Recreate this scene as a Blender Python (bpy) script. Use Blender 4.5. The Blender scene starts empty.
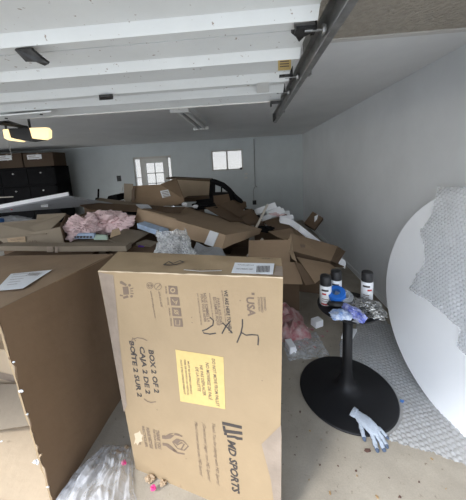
import bpy, bmesh, math, random
from mathutils import Vector, Matrix, noise
R_ = random.Random(7)
C = bpy.context.scene.collection
V = Vector
# ------------------------------------------------------------------ camera
F, CX, CY = 257.3, 233.0, 206.7
YAW, PITCH, ROLL, EYE = -.069, .161, -.053, V((0, 0, 1.748))
cy, sy, cp, sp = math.cos(YAW), math.sin(YAW), math.cos(PITCH), math.sin(PITCH)
fwd = V((sy*cp, cy*cp, -sp)); right = V((cy, -sy, 0)); up = right.cross(fwd)
cr, sr = math.cos(ROLL), math.sin(ROLL)
r2 = cr*right + sr*up; u2 = -sr*right + cr*up
cam = bpy.data.cameras.new('camera'); co = bpy.data.objects.new('camera', cam); C.objects.link(co)
m = Matrix((r2, u2, -fwd)).transposed().to_4x4(); m.translation = EYE
co.matrix_world = m
cam.sensor_fit = 'HORIZONTAL'; cam.sensor_width = 36; cam.lens = F/466*36
cam.shift_y = -(250-CY)/466; cam.clip_start = .02; cam.clip_end = 200
bpy.context.scene.camera = co

def ray(px, py): return fwd + (px-CX)/F*r2 + (CY-py)/F*u2
def at(px, py, Y=None, z=None, X=None):          # the point of a sight line at depth Y, height z or side X
    d = ray(px, py)
    t = (Y/d.y) if Y is not None else ((z-EYE.z)/d.z if z is not None else X/d.x)
    return EYE + d*t
def onplane(px, py, O, n):
    d = ray(px, py); return EYE + d*((O-EYE).dot(n)/d.dot(n))

# ------------------------------------------------------------------ materials
def mat(name, col, rough=.8, metal=0, noise_s=None, amt=.15, bump=0, bump_s=None, alpha=1, emit=None, trans=0, spec=None, stretch=None, col2=None, vor=False):
    mt = bpy.data.materials.new(name); mt.use_nodes = True
    nt = mt.node_tree; N = nt.nodes; L = nt.links; b = N['Principled BSDF']
    b.inputs['Base Color'].default_value = (*col, 1); b.inputs['Roughness'].default_value = rough
    b.inputs['Metallic'].default_value = metal; b.inputs['Alpha'].default_value = alpha
    if spec is not None: b.inputs['Specular IOR Level'].default_value = spec
    if trans: b.inputs['Transmission Weight'].default_value = trans
    if emit: b.inputs['Emission Color'].default_value = (*emit[:3], 1); b.inputs['Emission Strength'].default_value = emit[3]
    if noise_s or bump:
        tc = N.new('ShaderNodeTexCoord'); mp = N.new('ShaderNodeMapping'); L.new(tc.outputs['Object'], mp.inputs[0])
        if stretch: mp.inputs['Scale'].default_value = stretch
    if noise_s:
        n = N.new('ShaderNodeTexNoise'); n.inputs['Scale'].default_value = noise_s; n.inputs['Detail'].default_value = 6; n.inputs['Roughness'].default_value = .65
        L.new(mp.outputs[0], n.inputs['Vector'])
        r = N.new('ShaderNodeValToRGB'); r.color_ramp.elements[0].position = .3; r.color_ramp.elements[1].position = .7
        c2 = col2 or tuple(c*(1-amt) for c in col)
        r.color_ramp.elements[0].color = (*c2, 1); r.color_ramp.elements[1].color = (*[min(1, c*(1+amt*.5)) for c in col], 1)
        L.new(n.outputs[0], r.inputs[0]); L.new(r.outputs[0], b.inputs['Base Color'])
    if bump:
        n2 = N.new('ShaderNodeTexVoronoi' if vor else 'ShaderNodeTexNoise'); n2.inputs['Scale'].default_value = bump_s or 20
        if not vor: n2.inputs['Detail'].default_value = 5
        L.new(mp.outputs[0], n2.inputs['Vector'])
        bp = N.new('ShaderNodeBump'); bp.inputs['Strength'].default_value = bump; bp.inputs['Distance'].default_value = .02
        L.new(n2.outputs[0], bp.inputs['Height']); L.new(bp.outputs[0], b.inputs['Normal'])
    return mt
def card(name, col, amt=.12): return mat(name, col, .85, noise_s=3, amt=amt, bump=.25, bump_s=9, spec=.2)
M = dict(
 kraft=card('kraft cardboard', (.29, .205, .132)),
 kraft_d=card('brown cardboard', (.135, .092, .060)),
 kraft_l=card('pale cardboard', (.40, .30, .20)),
 kraft_g=card('grey cardboard', (.27, .225, .17)),
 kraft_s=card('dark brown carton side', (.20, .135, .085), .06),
 kraft_lit=card('daylit kraft cardboard', (.37, .27, .18)), kraft_dd=card('very dark brown carton', (.075, .052, .036)), flap=card('pale inner board', (.56, .45, .32), .08),
 md=card('tan printed board', (.345, .255, .155), .09),
 md_tape=mat('translucent brown tape', (.30, .24, .19), .35, noise_s=8, amt=.2, bump=.2, bump_s=30),
 ink=mat('black ink', (.055, .045, .04), .7), ink2=mat('faded ink', (.17, .12, .085), .8),
 yellow=mat('yellow sticker', (.60, .44, .17), .7, noise_s=30, amt=.08),
 paper=mat('white label paper', (.72, .74, .76), .6, noise_s=20, amt=.05),
 white=mat('white laminate', (.88, .90, .92), .35, noise_s=2, amt=.03),
 whited=mat('white enamel steel', (.70, .715, .70), .45, noise_s=5, amt=.05, bump=.05, bump_s=60),
 foam=mat('white foam', (.90, .92, .95), .9, bump=.2, bump_s=80),
 wall=mat('painted drywall', (.735, .755, .765), .85, noise_s=1.3, amt=.07, bump=.06, bump_s=14),
 wallb=mat('back drywall', (.66, .71, .725), .9, noise_s=.9, amt=.10, bump=.05, bump_s=8),
 ceil=mat('painted ceiling', (.80, .80, .79), .9, noise_s=.8, amt=.10, bump=.05, bump_s=8),
 popcorn=mat('textured ceiling', (.42, .375, .31), .95, noise_s=25, amt=.18, bump=1, bump_s=45),
 trim=mat('pale trim', (.62, .60, .56), .7),
 black=mat('black coated steel', (.009, .009, .010), .5, bump=.02, bump_s=200, spec=.3),
 blackp=mat('black plastic', (.015, .015, .016), .5),
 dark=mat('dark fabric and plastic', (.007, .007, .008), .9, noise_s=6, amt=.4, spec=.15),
 steel=mat('galvanised steel', (.42, .42, .41), .38, .85, noise_s=20, amt=.3),
 darksteel=mat('dark oiled steel', (.07, .07, .07), .4, .7, noise_s=30, amt=.5),
 glass=mat('window glass', (.40, .47, .55), .15, alpha=.34, bump=.15, bump_s=12),
 lamp=mat('warm lamp cover', (.75, .60, .32), .5, emit=(1, .76, .38, .62)),
 tube=mat('fluorescent cover', (.8, .8, .78), .4),
 pink=mat('pink packing paper', (.86, .66, .67), .75, noise_s=5, amt=.15, bump=.25, bump_s=10),
 red=mat('red netting film', (.42, .04, .07), .4, noise_s=16, amt=.1, col2=(.72, .58, .56), bump=.8, bump_s=30, alpha=.6),
 blue=mat('blue tape', (.02, .16, .62), .45), bluefoil=mat('blue printed foil', (.04, .08, .50), .25, .2, noise_s=28, amt=.1, col2=(.55, .58, .75), bump=.5, bump_s=30),
 foil=mat('silver foil', (.62, .62, .60), .2, .85, noise_s=24, amt=.1, col2=(.10, .10, .10), bump=.8, bump_s=30),
 clear=mat('clear plastic', (.84, .87, .90), .12, alpha=.30, bump=.5, bump_s=22),
 bag=mat('clear plastic bag', (.80, .82, .86), .10, alpha=.34, bump=.9, bump_s=16, noise_s=14, amt=.25),
 bubble=mat('bubble wrap film', (.62, .64, .66), .09, alpha=.46, spec=1),
 bubble_b=mat('layered bubble wrap film', (.78, .80, .82), .10, alpha=.62, spec=1, noise_s=25, amt=.5),
 packet=mat('white and blue packet film', (.72, .76, .80), .3, noise_s=26, amt=.1, col2=(.08, .20, .50)),
 can=mat('white can paint', (.78, .80, .82), .35), redink=mat('red ink', (.45, .04, .04), .5),
 glove=mat('knit glove cloth', (.43, .48, .55), .9, noise_s=60, amt=.15, bump=.4, bump_s=120),
 gloved=mat('grey blue rubber', (.07, .10, .16), .6, noise_s=30, amt=.3),
 leaf=mat('dry leaf', (.11, .055, .042), .9, noise_s=40, amt=.4), leafy=mat('tan leaf', (.34, .22, .10), .9, noise_s=40, amt=.3),
 pinkb=mat('magenta wrapper', (.62, .04, .20), .5), purple=mat('purple print', (.10, .03, .35), .5),
 mint=mat('mint label', (.55, .72, .60), .6), bluish=mat('pale blue print', (.40, .52, .70), .6, noise_s=14, amt=.3),
 silver=mat('grey plastic sheet', (.45, .47, .50), .3, alpha=.7, bump=.6, bump_s=12),
 navy=mat('blue plastic', (.03, .12, .35), .4), wood=mat('pale wood stick', (.50, .46, .40), .8), asphalt=mat('driveway', (.50, .49, .46), .95, noise_s=3, amt=.2),
 cord=mat('grey cable', (.30, .31, .31), .7), plate=mat('ivory plate', (.70, .70, .67), .5),
 hedge=mat('hedge leaves', (.06, .12, .05), .9, noise_s=4, amt=.5, bump=1, bump_s=8),
)
def specks(mt, scale, thr, col):
    N = mt.node_tree.nodes; L = mt.node_tree.links; b = N['Principled BSDF']; src = b.inputs['Base Color'].links[0].from_socket
    tc = N.new('ShaderNodeTexCoord'); mp = N.new('ShaderNodeMapping'); mp.inputs['Scale'].default_value = (1, .8, 1); L.new(tc.outputs['Object'], mp.inputs[0])
    n = N.new('ShaderNodeTexNoise'); n.inputs['Scale'].default_value = scale; n.inputs['Detail'].default_value = 3; L.new(mp.outputs[0], n.inputs['Vector'])
    r = N.new('ShaderNodeValToRGB'); r.color_ramp.elements[0].position = thr; r.color_ramp.elements[1].position = thr+.05; L.new(n.outputs[0], r.inputs[0])
    m = N.new('ShaderNodeMix'); m.data_type = 'RGBA'; L.new(r.outputs[0], m.inputs[0]); L.new(src, m.inputs[6]); m.inputs[7].default_value = (*col, 1); L.new(m.outputs[2], b.inputs['Base Color'])
specks(M['whited'], 55, .69, (.30, .24, .19))
# concrete floor
def concrete():
    mt = bpy.data.materials.new('stained concrete'); mt.use_nodes = True; N = mt.node_tree.nodes; L = mt.node_tree.links; b = N['Principled BSDF']
    tc = N.new('ShaderNodeTexCoord')
    def nz(s, d=8, r=.6):
        n = N.new('ShaderNodeTexNoise'); n.inputs['Scale'].default_value = s; n.inputs['Detail'].default_value = d; n.inputs['Roughness'].default_value = r; L.new(tc.outputs['Object'], n.inputs['Vector']); return n
    def ramp(src, a, b_, c0, c1):
        r = N.new('ShaderNodeValToRGB'); r.color_ramp.elements[0].position = a; r.color_ramp.elements[1].position = b_; r.color_ramp.elements[0].color = (*c0, 1); r.color_ramp.elements[1].color = (*c1, 1); L.new(src, r.inputs[0]); return r
    base = ramp(nz(2.2).outputs[0], .32, .7, (.26, .23, .185), (.40, .355, .285))
    spots = ramp(nz(26, 4).outputs[0], .64, .70, (1, 1, 1), (.50, .42, .36))
    mx = N.new('ShaderNodeMix'); mx.data_type = 'RGBA'; mx.blend_type = 'MULTIPLY'; mx.inputs[0].default_value = .8
    L.new(base.outputs[0], mx.inputs[6]); L.new(spots.outputs[0], mx.inputs[7])
    fine = ramp(nz(120, 3).outputs[0], .35, .7, (.86, .86, .86), (1, 1, 1))
    m2 = N.new('ShaderNodeMix'); m2.data_type = 'RGBA'; m2.blend_type = 'MULTIPLY'; m2.inputs[0].default_value = .8
    L.new(mx.outputs[2], m2.inputs[6]); L.new(fine.outputs[0], m2.inputs[7]); L.new(m2.outputs[2], b.inputs['Base Color'])
    rr = ramp(nz(4).outputs[0], .3, .7, (.5, .5, .5), (.85, .85, .85)); L.new(rr.outputs[0], b.inputs['Roughness'])
    bp = N.new('ShaderNodeBump'); bp.inputs['Strength'].default_value = .15; bp.inputs['Distance'].default_value = .01; L.new(nz(40).outputs[0], bp.inputs['Height']); L.new(bp.outputs[0], b.inputs['Normal'])
    return mt
M['concrete'] = concrete()

# ------------------------------------------------------------------ building helpers
ORG = {}
def mk(name, vf, mt, parent=None, smooth=False, bevel=0, origin=None):
    """verts/faces in world coordinates -> ONE mesh object"""
    vs, fs = vf; vs = [V(v) for v in vs]
    if parent is not None: o0 = ORG[parent]
    elif origin is not None: o0 = V(origin)
    else:
        n = len(vs); o0 = V((sum(v.x for v in vs)/n, sum(v.y for v in vs)/n, min(v.z for v in vs)))
    me = bpy.data.meshes.new(name); me.from_pydata([tuple(v-o0) for v in vs], [], fs); me.update()
    bm = bmesh.new(); bm.from_mesh(me); bmesh.ops.recalc_face_normals(bm, faces=bm.faces)
    if bevel: bmesh.ops.bevel(bm, geom=list(bm.edges), offset=bevel, segments=2, affect='EDGES', profile=.6)
    bm.to_mesh(me); bm.free()
    if smooth: me.shade_smooth()
    me.materials.append(M[mt] if isinstance(mt, str) else mt)
    o = bpy.data.objects.new(name, me); C.objects.link(o)
    if parent is not None: o.parent = parent
    else: o.location = o0
    ORG[o] = o0
    return o
def tag(o, label=None, cat=None, group=None, kind=None):
    if label: o['label'] = label
    if cat: o['category'] = cat
    if group: o['group'] = group
    if kind: o['kind'] = kind
    return o
def thing(name, loc, label, cat, group=None):
    o = bpy.data.objects.new(name, None); C.objects.link(o); o.location = loc; o.empty_display_size = .05; ORG[o] = V(loc)
    return tag(o, label, cat, group)
def join(*vfs):
    V_, F_ = [], []
    for v, f in vfs:
        k = len(V_); V_ += list(v); F_ += [[i+k for i in q] for q in f]
    return V_, F_
HF = [[0, 1, 2, 3], [7, 6, 5, 4], [0, 4, 5, 1], [1, 5, 6, 2], [2, 6, 7, 3], [3, 7, 4, 0]]
def hexa(p): return list(p), HF
def box(x0, y0, z0, x1, y1, z1): return hexa([V(q) for q in [(x0,y0,z0),(x1,y0,z0),(x1,y1,z0),(x0,y1,z0),(x0,y0,z1),(x1,y0,z1),(x1,y1,z1),(x0,y1,z1)]])
def plate(pts, t, n=None):
    """polygon with thickness t along n (default: its own normal)"""
    pts = [V(p) for p in pts]
    if n is None:
        n = (pts[1]-pts[0]).cross(pts[2]-pts[0]).normalized()
    k = len(pts); v = pts + [p+n*t for p in pts]
    f = [list(range(k)), list(range(2*k-1, k-1, -1))] + [[i, i+k, (i+1) % k+k, (i+1) % k] for i in range(k)]
    return v, f
def tube(path, r, n=10, cap=True):
    path = [V(p) for p in path]; rs = r if isinstance(r, (list, tuple)) else [r]*len(path)
    vs, fs = [], []; prev = None
    for i, p in enumerate(path):
        d = (path[min(i+1, len(path)-1)]-path[max(i-1, 0)]).normalized()
        a = prev if prev is not None else (V((0, 0, 1)) if abs(d.z) < .9 else V((1, 0, 0)))
        a = (a-d*a.dot(d)).normalized(); b = d.cross(a); prev = a
        for k in range(n):
            t = 2*math.pi*k/n; vs.append(p+(a*math.cos(t)+b*math.sin(t))*rs[i])
    for i in range(len(path)-1):
        for k in range(n): fs.append([i*n+k, i*n+(k+1) % n, (i+1)*n+(k+1) % n, (i+1)*n+k])
    if cap: fs += [list(range(n)), list(range((len(path)-1)*n, len(path)*n))]
    return vs, fs
def lathe(prof, c, axis=V((0, 0, 1)), n=64, closed=False):
    """prof: (radius, height) from c along axis"""
    c = V(c); axis = V(axis).normalized(); a = V((1, 0, 0)) if abs(axis.x) < .9 else V((0, 1, 0)); a = (a-axis*a.dot(axis)).normalized(); b = axis.cross(a)
    vs, fs = [], []
    for r, h in prof:
        for k in range(n):
            t = 2*math.pi*k/n; vs.append(c+axis*h+(a*math.cos(t)+b*math.sin(t))*r)
    m_ = len(prof)
    for i in range(m_-1 if not closed else m_):
        j = (i+1) % m_
        for k in range(n): fs.append([i*n+k, i*n+(k+1) % n, j*n+(k+1) % n, j*n+k])
    if not closed: fs += [list(range(n)), list(range((m_-1)*n, m_*n))]
    return vs, fs
def bilerp(q, u, v): return (q[0]*(1-u)+q[1]*u)*(1-v)+(q[3]*(1-u)+q[2]*u)*v
def crumple_sheet(q, nx, ny, fn):
    """grid over the quad q; fn(u,v,p)->offset vector"""
    vs = []; fs = []
    for j in range(ny+1):
        for i in range(nx+1):
            u, v = i/nx, j/ny; p = bilerp(q, u, v); vs.append(p+fn(u, v, p))
    for j in range(ny):
        for i in range(nx): a = j*(nx+1)+i; fs.append([a, a+1, a+nx+2, a+nx+1])
    return vs, fs
def wad(c, size, seed, sub=4, amp=.28, freq=2.2, rot=0, zmin=None):
    """crumpled lump"""
    bm = bmesh.new(); bmesh.ops.create_icosphere(bm, subdivisions=sub, radius=1)
    s = V((seed*3.1, seed*1.7, seed*.9)); vs = []
    for v in bm.verts:
        p = v.co.copy(); d = noise.voronoi(p*freq+s)[0]; k = (d[1]-d[0])
        q = p*(1+amp*(noise.noise(p*1.3+s)*1.1+k*.9-.35)+amp*.35*noise.noise(p*7+s))
        q = V((q.x*size[0], q.y*size[1], q.z*size[2])); q.rotate(Matrix.Rotation(rot, 3, 'Z')); q += V(c)
        if zmin is not None and q.z < zmin: q.z = zmin+.002*noise.noise(q*40)
        vs.append(q)
    fs = [[v.index for v in f.verts] for f in bm.faces]; bm.free()
    return vs, fs
_txt = {}
def text_mesh(s, bold=0):
    k = (s, bold)
    if k in _txt: return _txt[k]
    cu = bpy.data.curves.new('t', 'FONT'); cu.body = s; cu.size = 1; cu.offset = bold; cu.resolution_u = 2
    o = bpy.data.objects.new('t', cu); C.objects.link(o); bpy.context.view_layer.update()
    me = bpy.data.meshes.new_from_object(o.evaluated_get(bpy.context.evaluated_depsgraph_get()))
    vs = [v.co.copy() for v in me.vertices]; fs = [list(p.vertices) for p in me.polygons]
    bpy.data.objects.remove(o); bpy.data.curves.remove(cu); bpy.data.meshes.remove(me)
    x0 = min(v.x for v in vs); x1 = max(v.x for v in vs); y1 = .70
    _txt[k] = ([V(((v.x-x0)/(x1-x0), v.y/y1, 0)) for v in vs], fs)
    return _txt[k]
def text_on(s, O, n, p0, p1, hpx, eps=.0012, bold=0.02, flip=1, shear=0):
    """line of writing on the plane (O,n), its middle line running from pixel p0 to p1, hpx pixels tall"""
    A = onplane(*p0, O, n); B = onplane(*p1, O, n); d = B-A; L_ = d.length; mpp = L_/math.dist(p0, p1)
    upv = n.cross(d.normalized())*flip; h = hpx*mpp
    vs, fs = text_mesh(s, bold)
    return [A+d*(v.x+shear*(v.y)*h/L_)+upv*(h*(v.y-.5))+n*eps for v in vs], fs
def stroke_on(pts, O, n, w, eps=.0014):
    """flat ink stroke through pixel points"""
    P = [onplane(*q, O, n) for q in pts]; vs = []; fs = []
    for i, p in enumerate(P):
        d = (P[min(i+1, len(P)-1)]-P[max(i-1, 0)]).normalized(); s = n.cross(d)*w/2
        vs += [p+s+n*eps, p-s+n*eps]
    for i in range(len(P)-1): fs.append([2*i, 2*i+1, 2*i+3, 2*i+2])
    return vs, fs
def poly_on(pts, O, n, eps=.001, t=None):
    P = [onplane(*q, O, n)+n*eps for q in pts]
    return (P, [list(range(len(P)))]) if t is None else plate(P, t, n)

# ------------------------------------------------------------------ the setting
XW, YB, ZC, XL, YF = 1.557, 7.65, 2.5, -7.6, .22
def struct(name, vf, mt, parent=None, **k):
    o = mk(name, vf, mt, parent, **k)
    if parent is None: tag(o, kind='structure')
    return o
struct('floor', box(XL-.2, YF-.3, -.12, XW+.2, YB+.2, 0), 'concrete', origin=(0, 0, 0))
struct('ceiling', join(box(XL-.2, 1.822, ZC, XW+.2, YB+.2, ZC+.15)), 'ceil', origin=(0, 0, ZC))
struct('ceiling_textured', box(XL-.2, YF-.15, ZC-.004, XW+.2, 1.822, ZC+.15), 'popcorn', origin=(0, 0, ZC))
struct('trim_1', box(XL, 1.80, ZC-.014, XW, 1.835, ZC-.002), 'trim')
struct('wall_right', box(XW, YF-.2, 0, XW+.15, YB+.15, ZC), 'wall', origin=(XW, 0, 0))
struct('wall_left', join(box(XL-.15, YF-.2, 0, XL, 2.6, ZC), box(XL-.15, 5.6, 0, XL, YB+.15, ZC), box(XL-.15, 2.6, 0, XL, 5.6, .5), box(XL-.15, 2.6, 2.3, XL, 5.6, ZC)), 'wall', origin=(XL, 0, 0))
struct('added_daylight_window', join(box(XL-.1, 2.6, 2.25, XL-.03, 5.6, 2.3), box(XL-.1, 2.6, .5, XL-.03, 5.6, .55), box(XL-.1, 2.6, .5, XL-.03, 2.65, 2.3), box(XL-.1, 5.55, .5, XL-.03, 5.6, 2.3), box(XL-.1, 4.07, .5, XL-.03, 4.13, 2.3)), 'trim')  # added window out of view, brings daylight to the back wall
# front wall, its opening widened beyond the overhead door to let more daylight in
struct('wall_front', join(box(XL, YF-.15, 2.15, XW, YF, ZC), box(XL, YF-.15, 0, -7.3, YF, 2.15), box(1.40, YF-.15, 0, XW, YF, 2.15)), 'wall', origin=(0, YF, 0))
# back wall with openings: (x0,x1,z0,z1)
ops = [(-3.46, -2.30, 0, 2.12), (-1.09, -.17, 1.60, 2.185)]
def wall_with_holes(ops, y0, y1, xa, xb, zt):
    xs = sorted({xa, xb, *[o[0] for o in ops], *[o[1] for o in ops]}); parts = []
    for a, b in zip(xs, xs[1:]):
        hs = [o for o in ops if o[0] <= a and o[1] >= b]
        z = 0
        for h in hs:
            if h[2] > z: parts.append(box(a, y0, z, b, y1, h[2]))
            z = h[3]
        parts.append(box(a, y0, z, b, y1, zt))
    return join(*parts)
struct('wall_back', wall_with_holes(ops, YB, YB+.15, XL, XW, ZC), 'wallb', origin=(0, YB, 0))
struct('trim_2', box(XL, YB-.03, ZC-.05, XW, YB, ZC), 'wallb')
struct('baseboard_right', box(XW-.012, 1.0, 0, XW, YB, .07), 'wall')
struct('driveway_ground', box(-14, -14, -.15, 14, 22, -.121), 'asphalt', origin=(0, 0, 0))
# window
w = struct('window_1', join(box(-1.09, YB+.02, 2.15, -.17, YB+.08, 2.185), box(-1.09, YB+.02, 1.60, -.17, YB+.08, 1.635), box(-1.09, YB+.02, 1.60, -1.055, YB+.08, 2.185), box(-.205, YB+.02, 1.60, -.17, YB+.08, 2.185), box(-.655, YB+.02, 1.60, -.61, YB+.08, 2.185)), 'trim')
mk('pane', box(-1.055, YB+.045, 1.635, -.655, YB+.05, 2.15), 'glass', w); mk('pane', box(-.61, YB+.045, 1.635, -.205, YB+.05, 2.15), 'glass', w)
mk('window_latch', box(-.265, YB+.0, 1.60, -.20, YB+.03, 1.66), 'blackp', w)
# door with sidelights
d = struct('door_1', join(box(-3.23, YB+.03, .02, -3.09, YB+.07, 2.06), box(-2.57, YB+.03, .02, -2.44, YB+.07, 2.06), box(-3.09, YB+.03, .02, -2.57, YB+.07, 1.02), box(-3.09, YB+.03, 1.93, -2.57, YB+.07, 2.06)), 'plate')
mk('pane', box(-3.09, YB+.045, 1.02, -2.57, YB+.05, 1.93), 'glass', d)
mk('muntin', join(box(-2.842, YB+.035, 1.02, -2.818, YB+.065, 1.93), box(-3.09, YB+.035, 1.31, -2.57, YB+.065, 1.334), box(-3.09, YB+.035, 1.615, -2.57, YB+.065, 1.64)), 'plate', d)
mk('door_handle', tube([(-2.50, YB+.03, 1.0), (-2.50, YB-.03, 1.0), (-2.60, YB-.03, 1.0)], .011), 'steel', d)
s1 = struct('window_2', join(box(-3.46, YB+.02, 2.06, -3.23, YB+.09, 2.12), box(-3.46, YB+.02, 0, -3.23, YB+.09, .4), box(-3.46, YB+.02, 0, -3.43, YB+.09, 2.12), box(-3.26, YB+.02, 0, -3.23, YB+.09, 2.12)), 'trim')
mk('pane', box(-3.43, YB+.045, .4, -3.26, YB+.05, 2.06), 'glass', s1)
mk('muntin', join(*[box(-3.43, YB+.035, z, -3.26, YB+.06, z+.02) for z in (.95, 1.5)]), 'trim', s1)
s2 = struct('window_3', join(box(-2.44, YB+.02, 2.06, -2.30, YB+.09, 2.12), box(-2.44, YB+.02, 0, -2.30, YB+.09, .4), box(-2.44, YB+.02, 0, -2.415, YB+.09, 2.12), box(-2.325, YB+.02, 0, -2.30, YB+.09, 2.12)), 'trim')
mk('pane', box(-2.415, YB+.045, .4, -2.325, YB+.05, 2.06), 'glass', s2)
struct('trim_3', join(box(-3.23, YB+.0, 2.06, -2.44, YB+.1, 2.12)), 'trim')

# ------------------------------------------------------------------ overhead door
ZD = 2.15
DX0, DX1 = -4.5, .218
def door_panel(prof):        # prof: (y, z) section, extruded across the opening
    vs = []; 
    for x in (DX0, DX1):
        for y, z in prof: vs.append(V((x, y, z)))
    n = len(prof); fs = [[i, i+1, n+i+1, n+i] for i in range(n-1)]+[[n-1, 0, n, 2*n-1]]+[list(range(n)), list(range(2*n-1, n-1, -1))]
    return vs, fs
T = .045
od = thing('overhead_door', (-2, 1.2, ZD), 'white sectional garage door rolled up open below the ceiling', 'garage door')
H_ = ZD+.03
def section(prof): return door_panel(prof+[(prof[-1][0], ZD+.075), (prof[0][0], ZD+.075)])
for prof in ([(.24, H_), (.60, H_), (.625, ZD), (.628, H_), (.817, H_), (.841, ZD), (.845, H_), (.951, H_)],
             [(.957, H_), (1.088, H_), (1.119, ZD), (1.123, H_), (1.349, H_), (1.400, ZD), (1.404, H_-.002), (1.41, H_)],
             [(1.414, H_), (1.553, H_), (1.61, ZD), (1.614, H_-.012), (1.69, H_-.012), (1.80, ZD)]):
    mk('door_section', section(prof), 'whited', od)
rb = mk('astragal_strip', box(DX0, 1.80, ZD-.006, DX1, 1.812, ZD+.06), 'trim', od)
# hinges / brackets under the door
for (a, b_, c, y) in [(-1.56, -1.40, 0, .92), (-1.36, -1.33, 0, 1.45)]: pass
pA = [at(16, 48, z=ZD+.02), at(32, 47, z=ZD+.02), at(42, 56, z=ZD-.0), at(50, 62, z=ZD-.02), at(46, 64, z=ZD-.02), at(37, 60, z=ZD-.01), at(27, 60, z=ZD-.0)]
mk('operator_bracket', plate(pA, -.012), 'darksteel', od)
for x0, x1 in ((99, 113),):
    mk('hinge', plate([at(x0, 95, z=ZD-.004), at(x1, 94, z=ZD-.004), at(x1, 97, z=ZD-.004), at(x0, 98, z=ZD-.004)], -.012), 'darksteel', od)
mk('operator_plate', plate([at(0, 115, z=ZD-.014), at(51, 110.5, z=ZD-.014), at(51, 115, z=ZD-.014), at(0, 120, z=ZD-.014)], -.008), 'whited', od)
for px, py in ((6, 117), (41, 113)):
    mk('bolt', lathe([(.008, 0), (.008, -.012)], at(px, py, z=ZD-.016), n=8), 'darksteel', od)
ZS = H_-.001
ys = mk('warning_sticker', plate([at(278, 58.5, z=ZS), at(291, 57.5, z=ZS), at(291, 69.5, z=ZS), at(278, 70.5, z=ZS)], -.001), 'yellow', od)
mk('sticker_mark', join(*[plate([at(280, y, z=ZS-.0015), at(289, y-.6, z=ZS-.0015), at(289, y+.5, z=ZS-.0015), at(280, y+1.1, z=ZS-.0015)], -.0005) for y in (61, 63.5, 66)]), 'ink2', ys)
mk('sticker_patch', plate([at(257, 83, z=ZD-.001), at(269, 82, z=ZD-.001), at(269, 92, z=ZD-.001), at(257, 93, z=ZD-.001)], -.001), 'plate', od)
# roller brackets at the door's right end
for y, L_ in ((.925, .05), (1.38, .05), (1.66, .03)):
    mk('roller_bracket', join(box(DX1-L_, y-.018, H_-.018, DX1+.01, y+.018, H_-.002), box(DX1+.004, y-.014, H_-.02, DX1+.016, y+.03, H_+.03)), 'darksteel', od)
    mk('roller', lathe([(.016, -.006), (.018, 0), (.016, .006)], (DX1+.040, y, ZD+.012), axis=(1, 0, 0), n=16), 'steel', od)
    mk('roller_stem', tube([(DX1-.02, y, ZD+.012), (DX1+.040, y, ZD+.012)], .005, 8), 'steel', od)
ZK = H_-.004
mk('corner_bracket', plate([at(*q_, z=ZK) for q_ in ((291, 31), (302, 30), (312, 27), (314, 32), (304, 37), (299, 42), (296, 37), (291, 33))], -.006), 'darksteel', od)
mk('corner_bracket', plate([at(*q_, z=ZK) for q_ in ((294, 22), (314, 19), (316, 24), (300, 28), (294, 26))], -.006), 'steel', od)
mk('bottom_bracket', join(box(DX1-.06, 1.76, ZD-.02, DX1+.01, 1.80, ZD-.01), box(DX1-.06, 1.80, ZD-.035, DX1-.05, 1.815, ZD+.03)), 'darksteel', od)
# track
tr = thing('door_track', (.28, 1.4, ZD), 'long steel roller track hanging along the right end of the raised door', 'track')
x0 = .268
mk('channel', join(box(x0, .24, ZD-.035, x0+.006, 2.52, ZD+.045), box(x0-.02, .24, ZD-.038, x0+.004, 2.52, ZD-.032), box(x0-.02, .24, ZD+.042, x0+.004, 2.52, ZD+.048)), 'steel', tr)
mk('angle_iron', join(box(x0+.008, .24, ZD-.01, x0+.012, 2.30, ZD+.07), box(x0+.008, .24, ZD+.066, x0+.045, 2.30, ZD+.07)), 'darksteel', tr)
mk('hanger_strap', box(x0+.012, 1.32, ZD-.0, x0+.045, 1.35, ZC), 'steel', tr)
mk('hanger_strap', box(x0+.012, 2.22, ZD-.0, x0+.045, 2.24, ZC), 'steel', tr)
mk('end_stop', join(box(x0-.03, 2.47, ZD-.03, x0+.01, 2.50, ZD+.04)), 'darksteel', tr)
# opener
op = thing('door_opener', at(25, 130, Y=2.55), 'black garage door opener with two lit amber lamp covers by its rail', 'door opener')
Yo = 2.55
def oq(pts, t, y=Yo): return plate([at(px, py, Y=y) for px, py in pts], t, V((0, 1, 0)))
mk('motor_housing', oq([(8, 128.5), (30, 127.5), (31, 139), (43, 139.5), (30, 141.5), (22, 140), (9, 138)], .07), 'blackp', op)
mk('lamp_cover', oq([(29, 127.8), (46, 127.2), (48.5, 130), (48.5, 137.5), (44, 139.8), (32, 138.3)], .05, Yo-.015), 'lamp', op, bevel=.006)
mk('lamp_cover', oq([(2.5, 129.5), (7.5, 129), (10, 137.5), (22, 141), (20, 141.8), (8, 140.2), (4, 138)], .05, Yo-.01), 'lamp', op, bevel=.003)
mk('rail', tube([at(24, 127.5, Y=Yo+.05), V((at(24, 128, Y=Yo).x, 1.82, 2.32)), V((at(24, 128, Y=Yo).x, .6, 2.34))], .022, 4), 'darksteel', op)
for px, ty in ((30, 122), (6, 121)):
    p = at(px, 129, Y=Yo+.08); mk('hanger_strap', box(p.x-.012, p.y, p.z, p.x+.012, p.y+.006, ZC), 'darksteel', op)
mk('release_cord', tube([at(9, 141, Y=Yo-.02), at(10, 149, Y=Yo-.02), at(12, 157, Y=Yo-.03)], .0035, 6), 'cord', op)
mk('support_arm', tube([at(0, 123.5, Y=2.3), at(27, 127, Y=Yo+.05)], .014, 6), 'darksteel', op)
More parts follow.
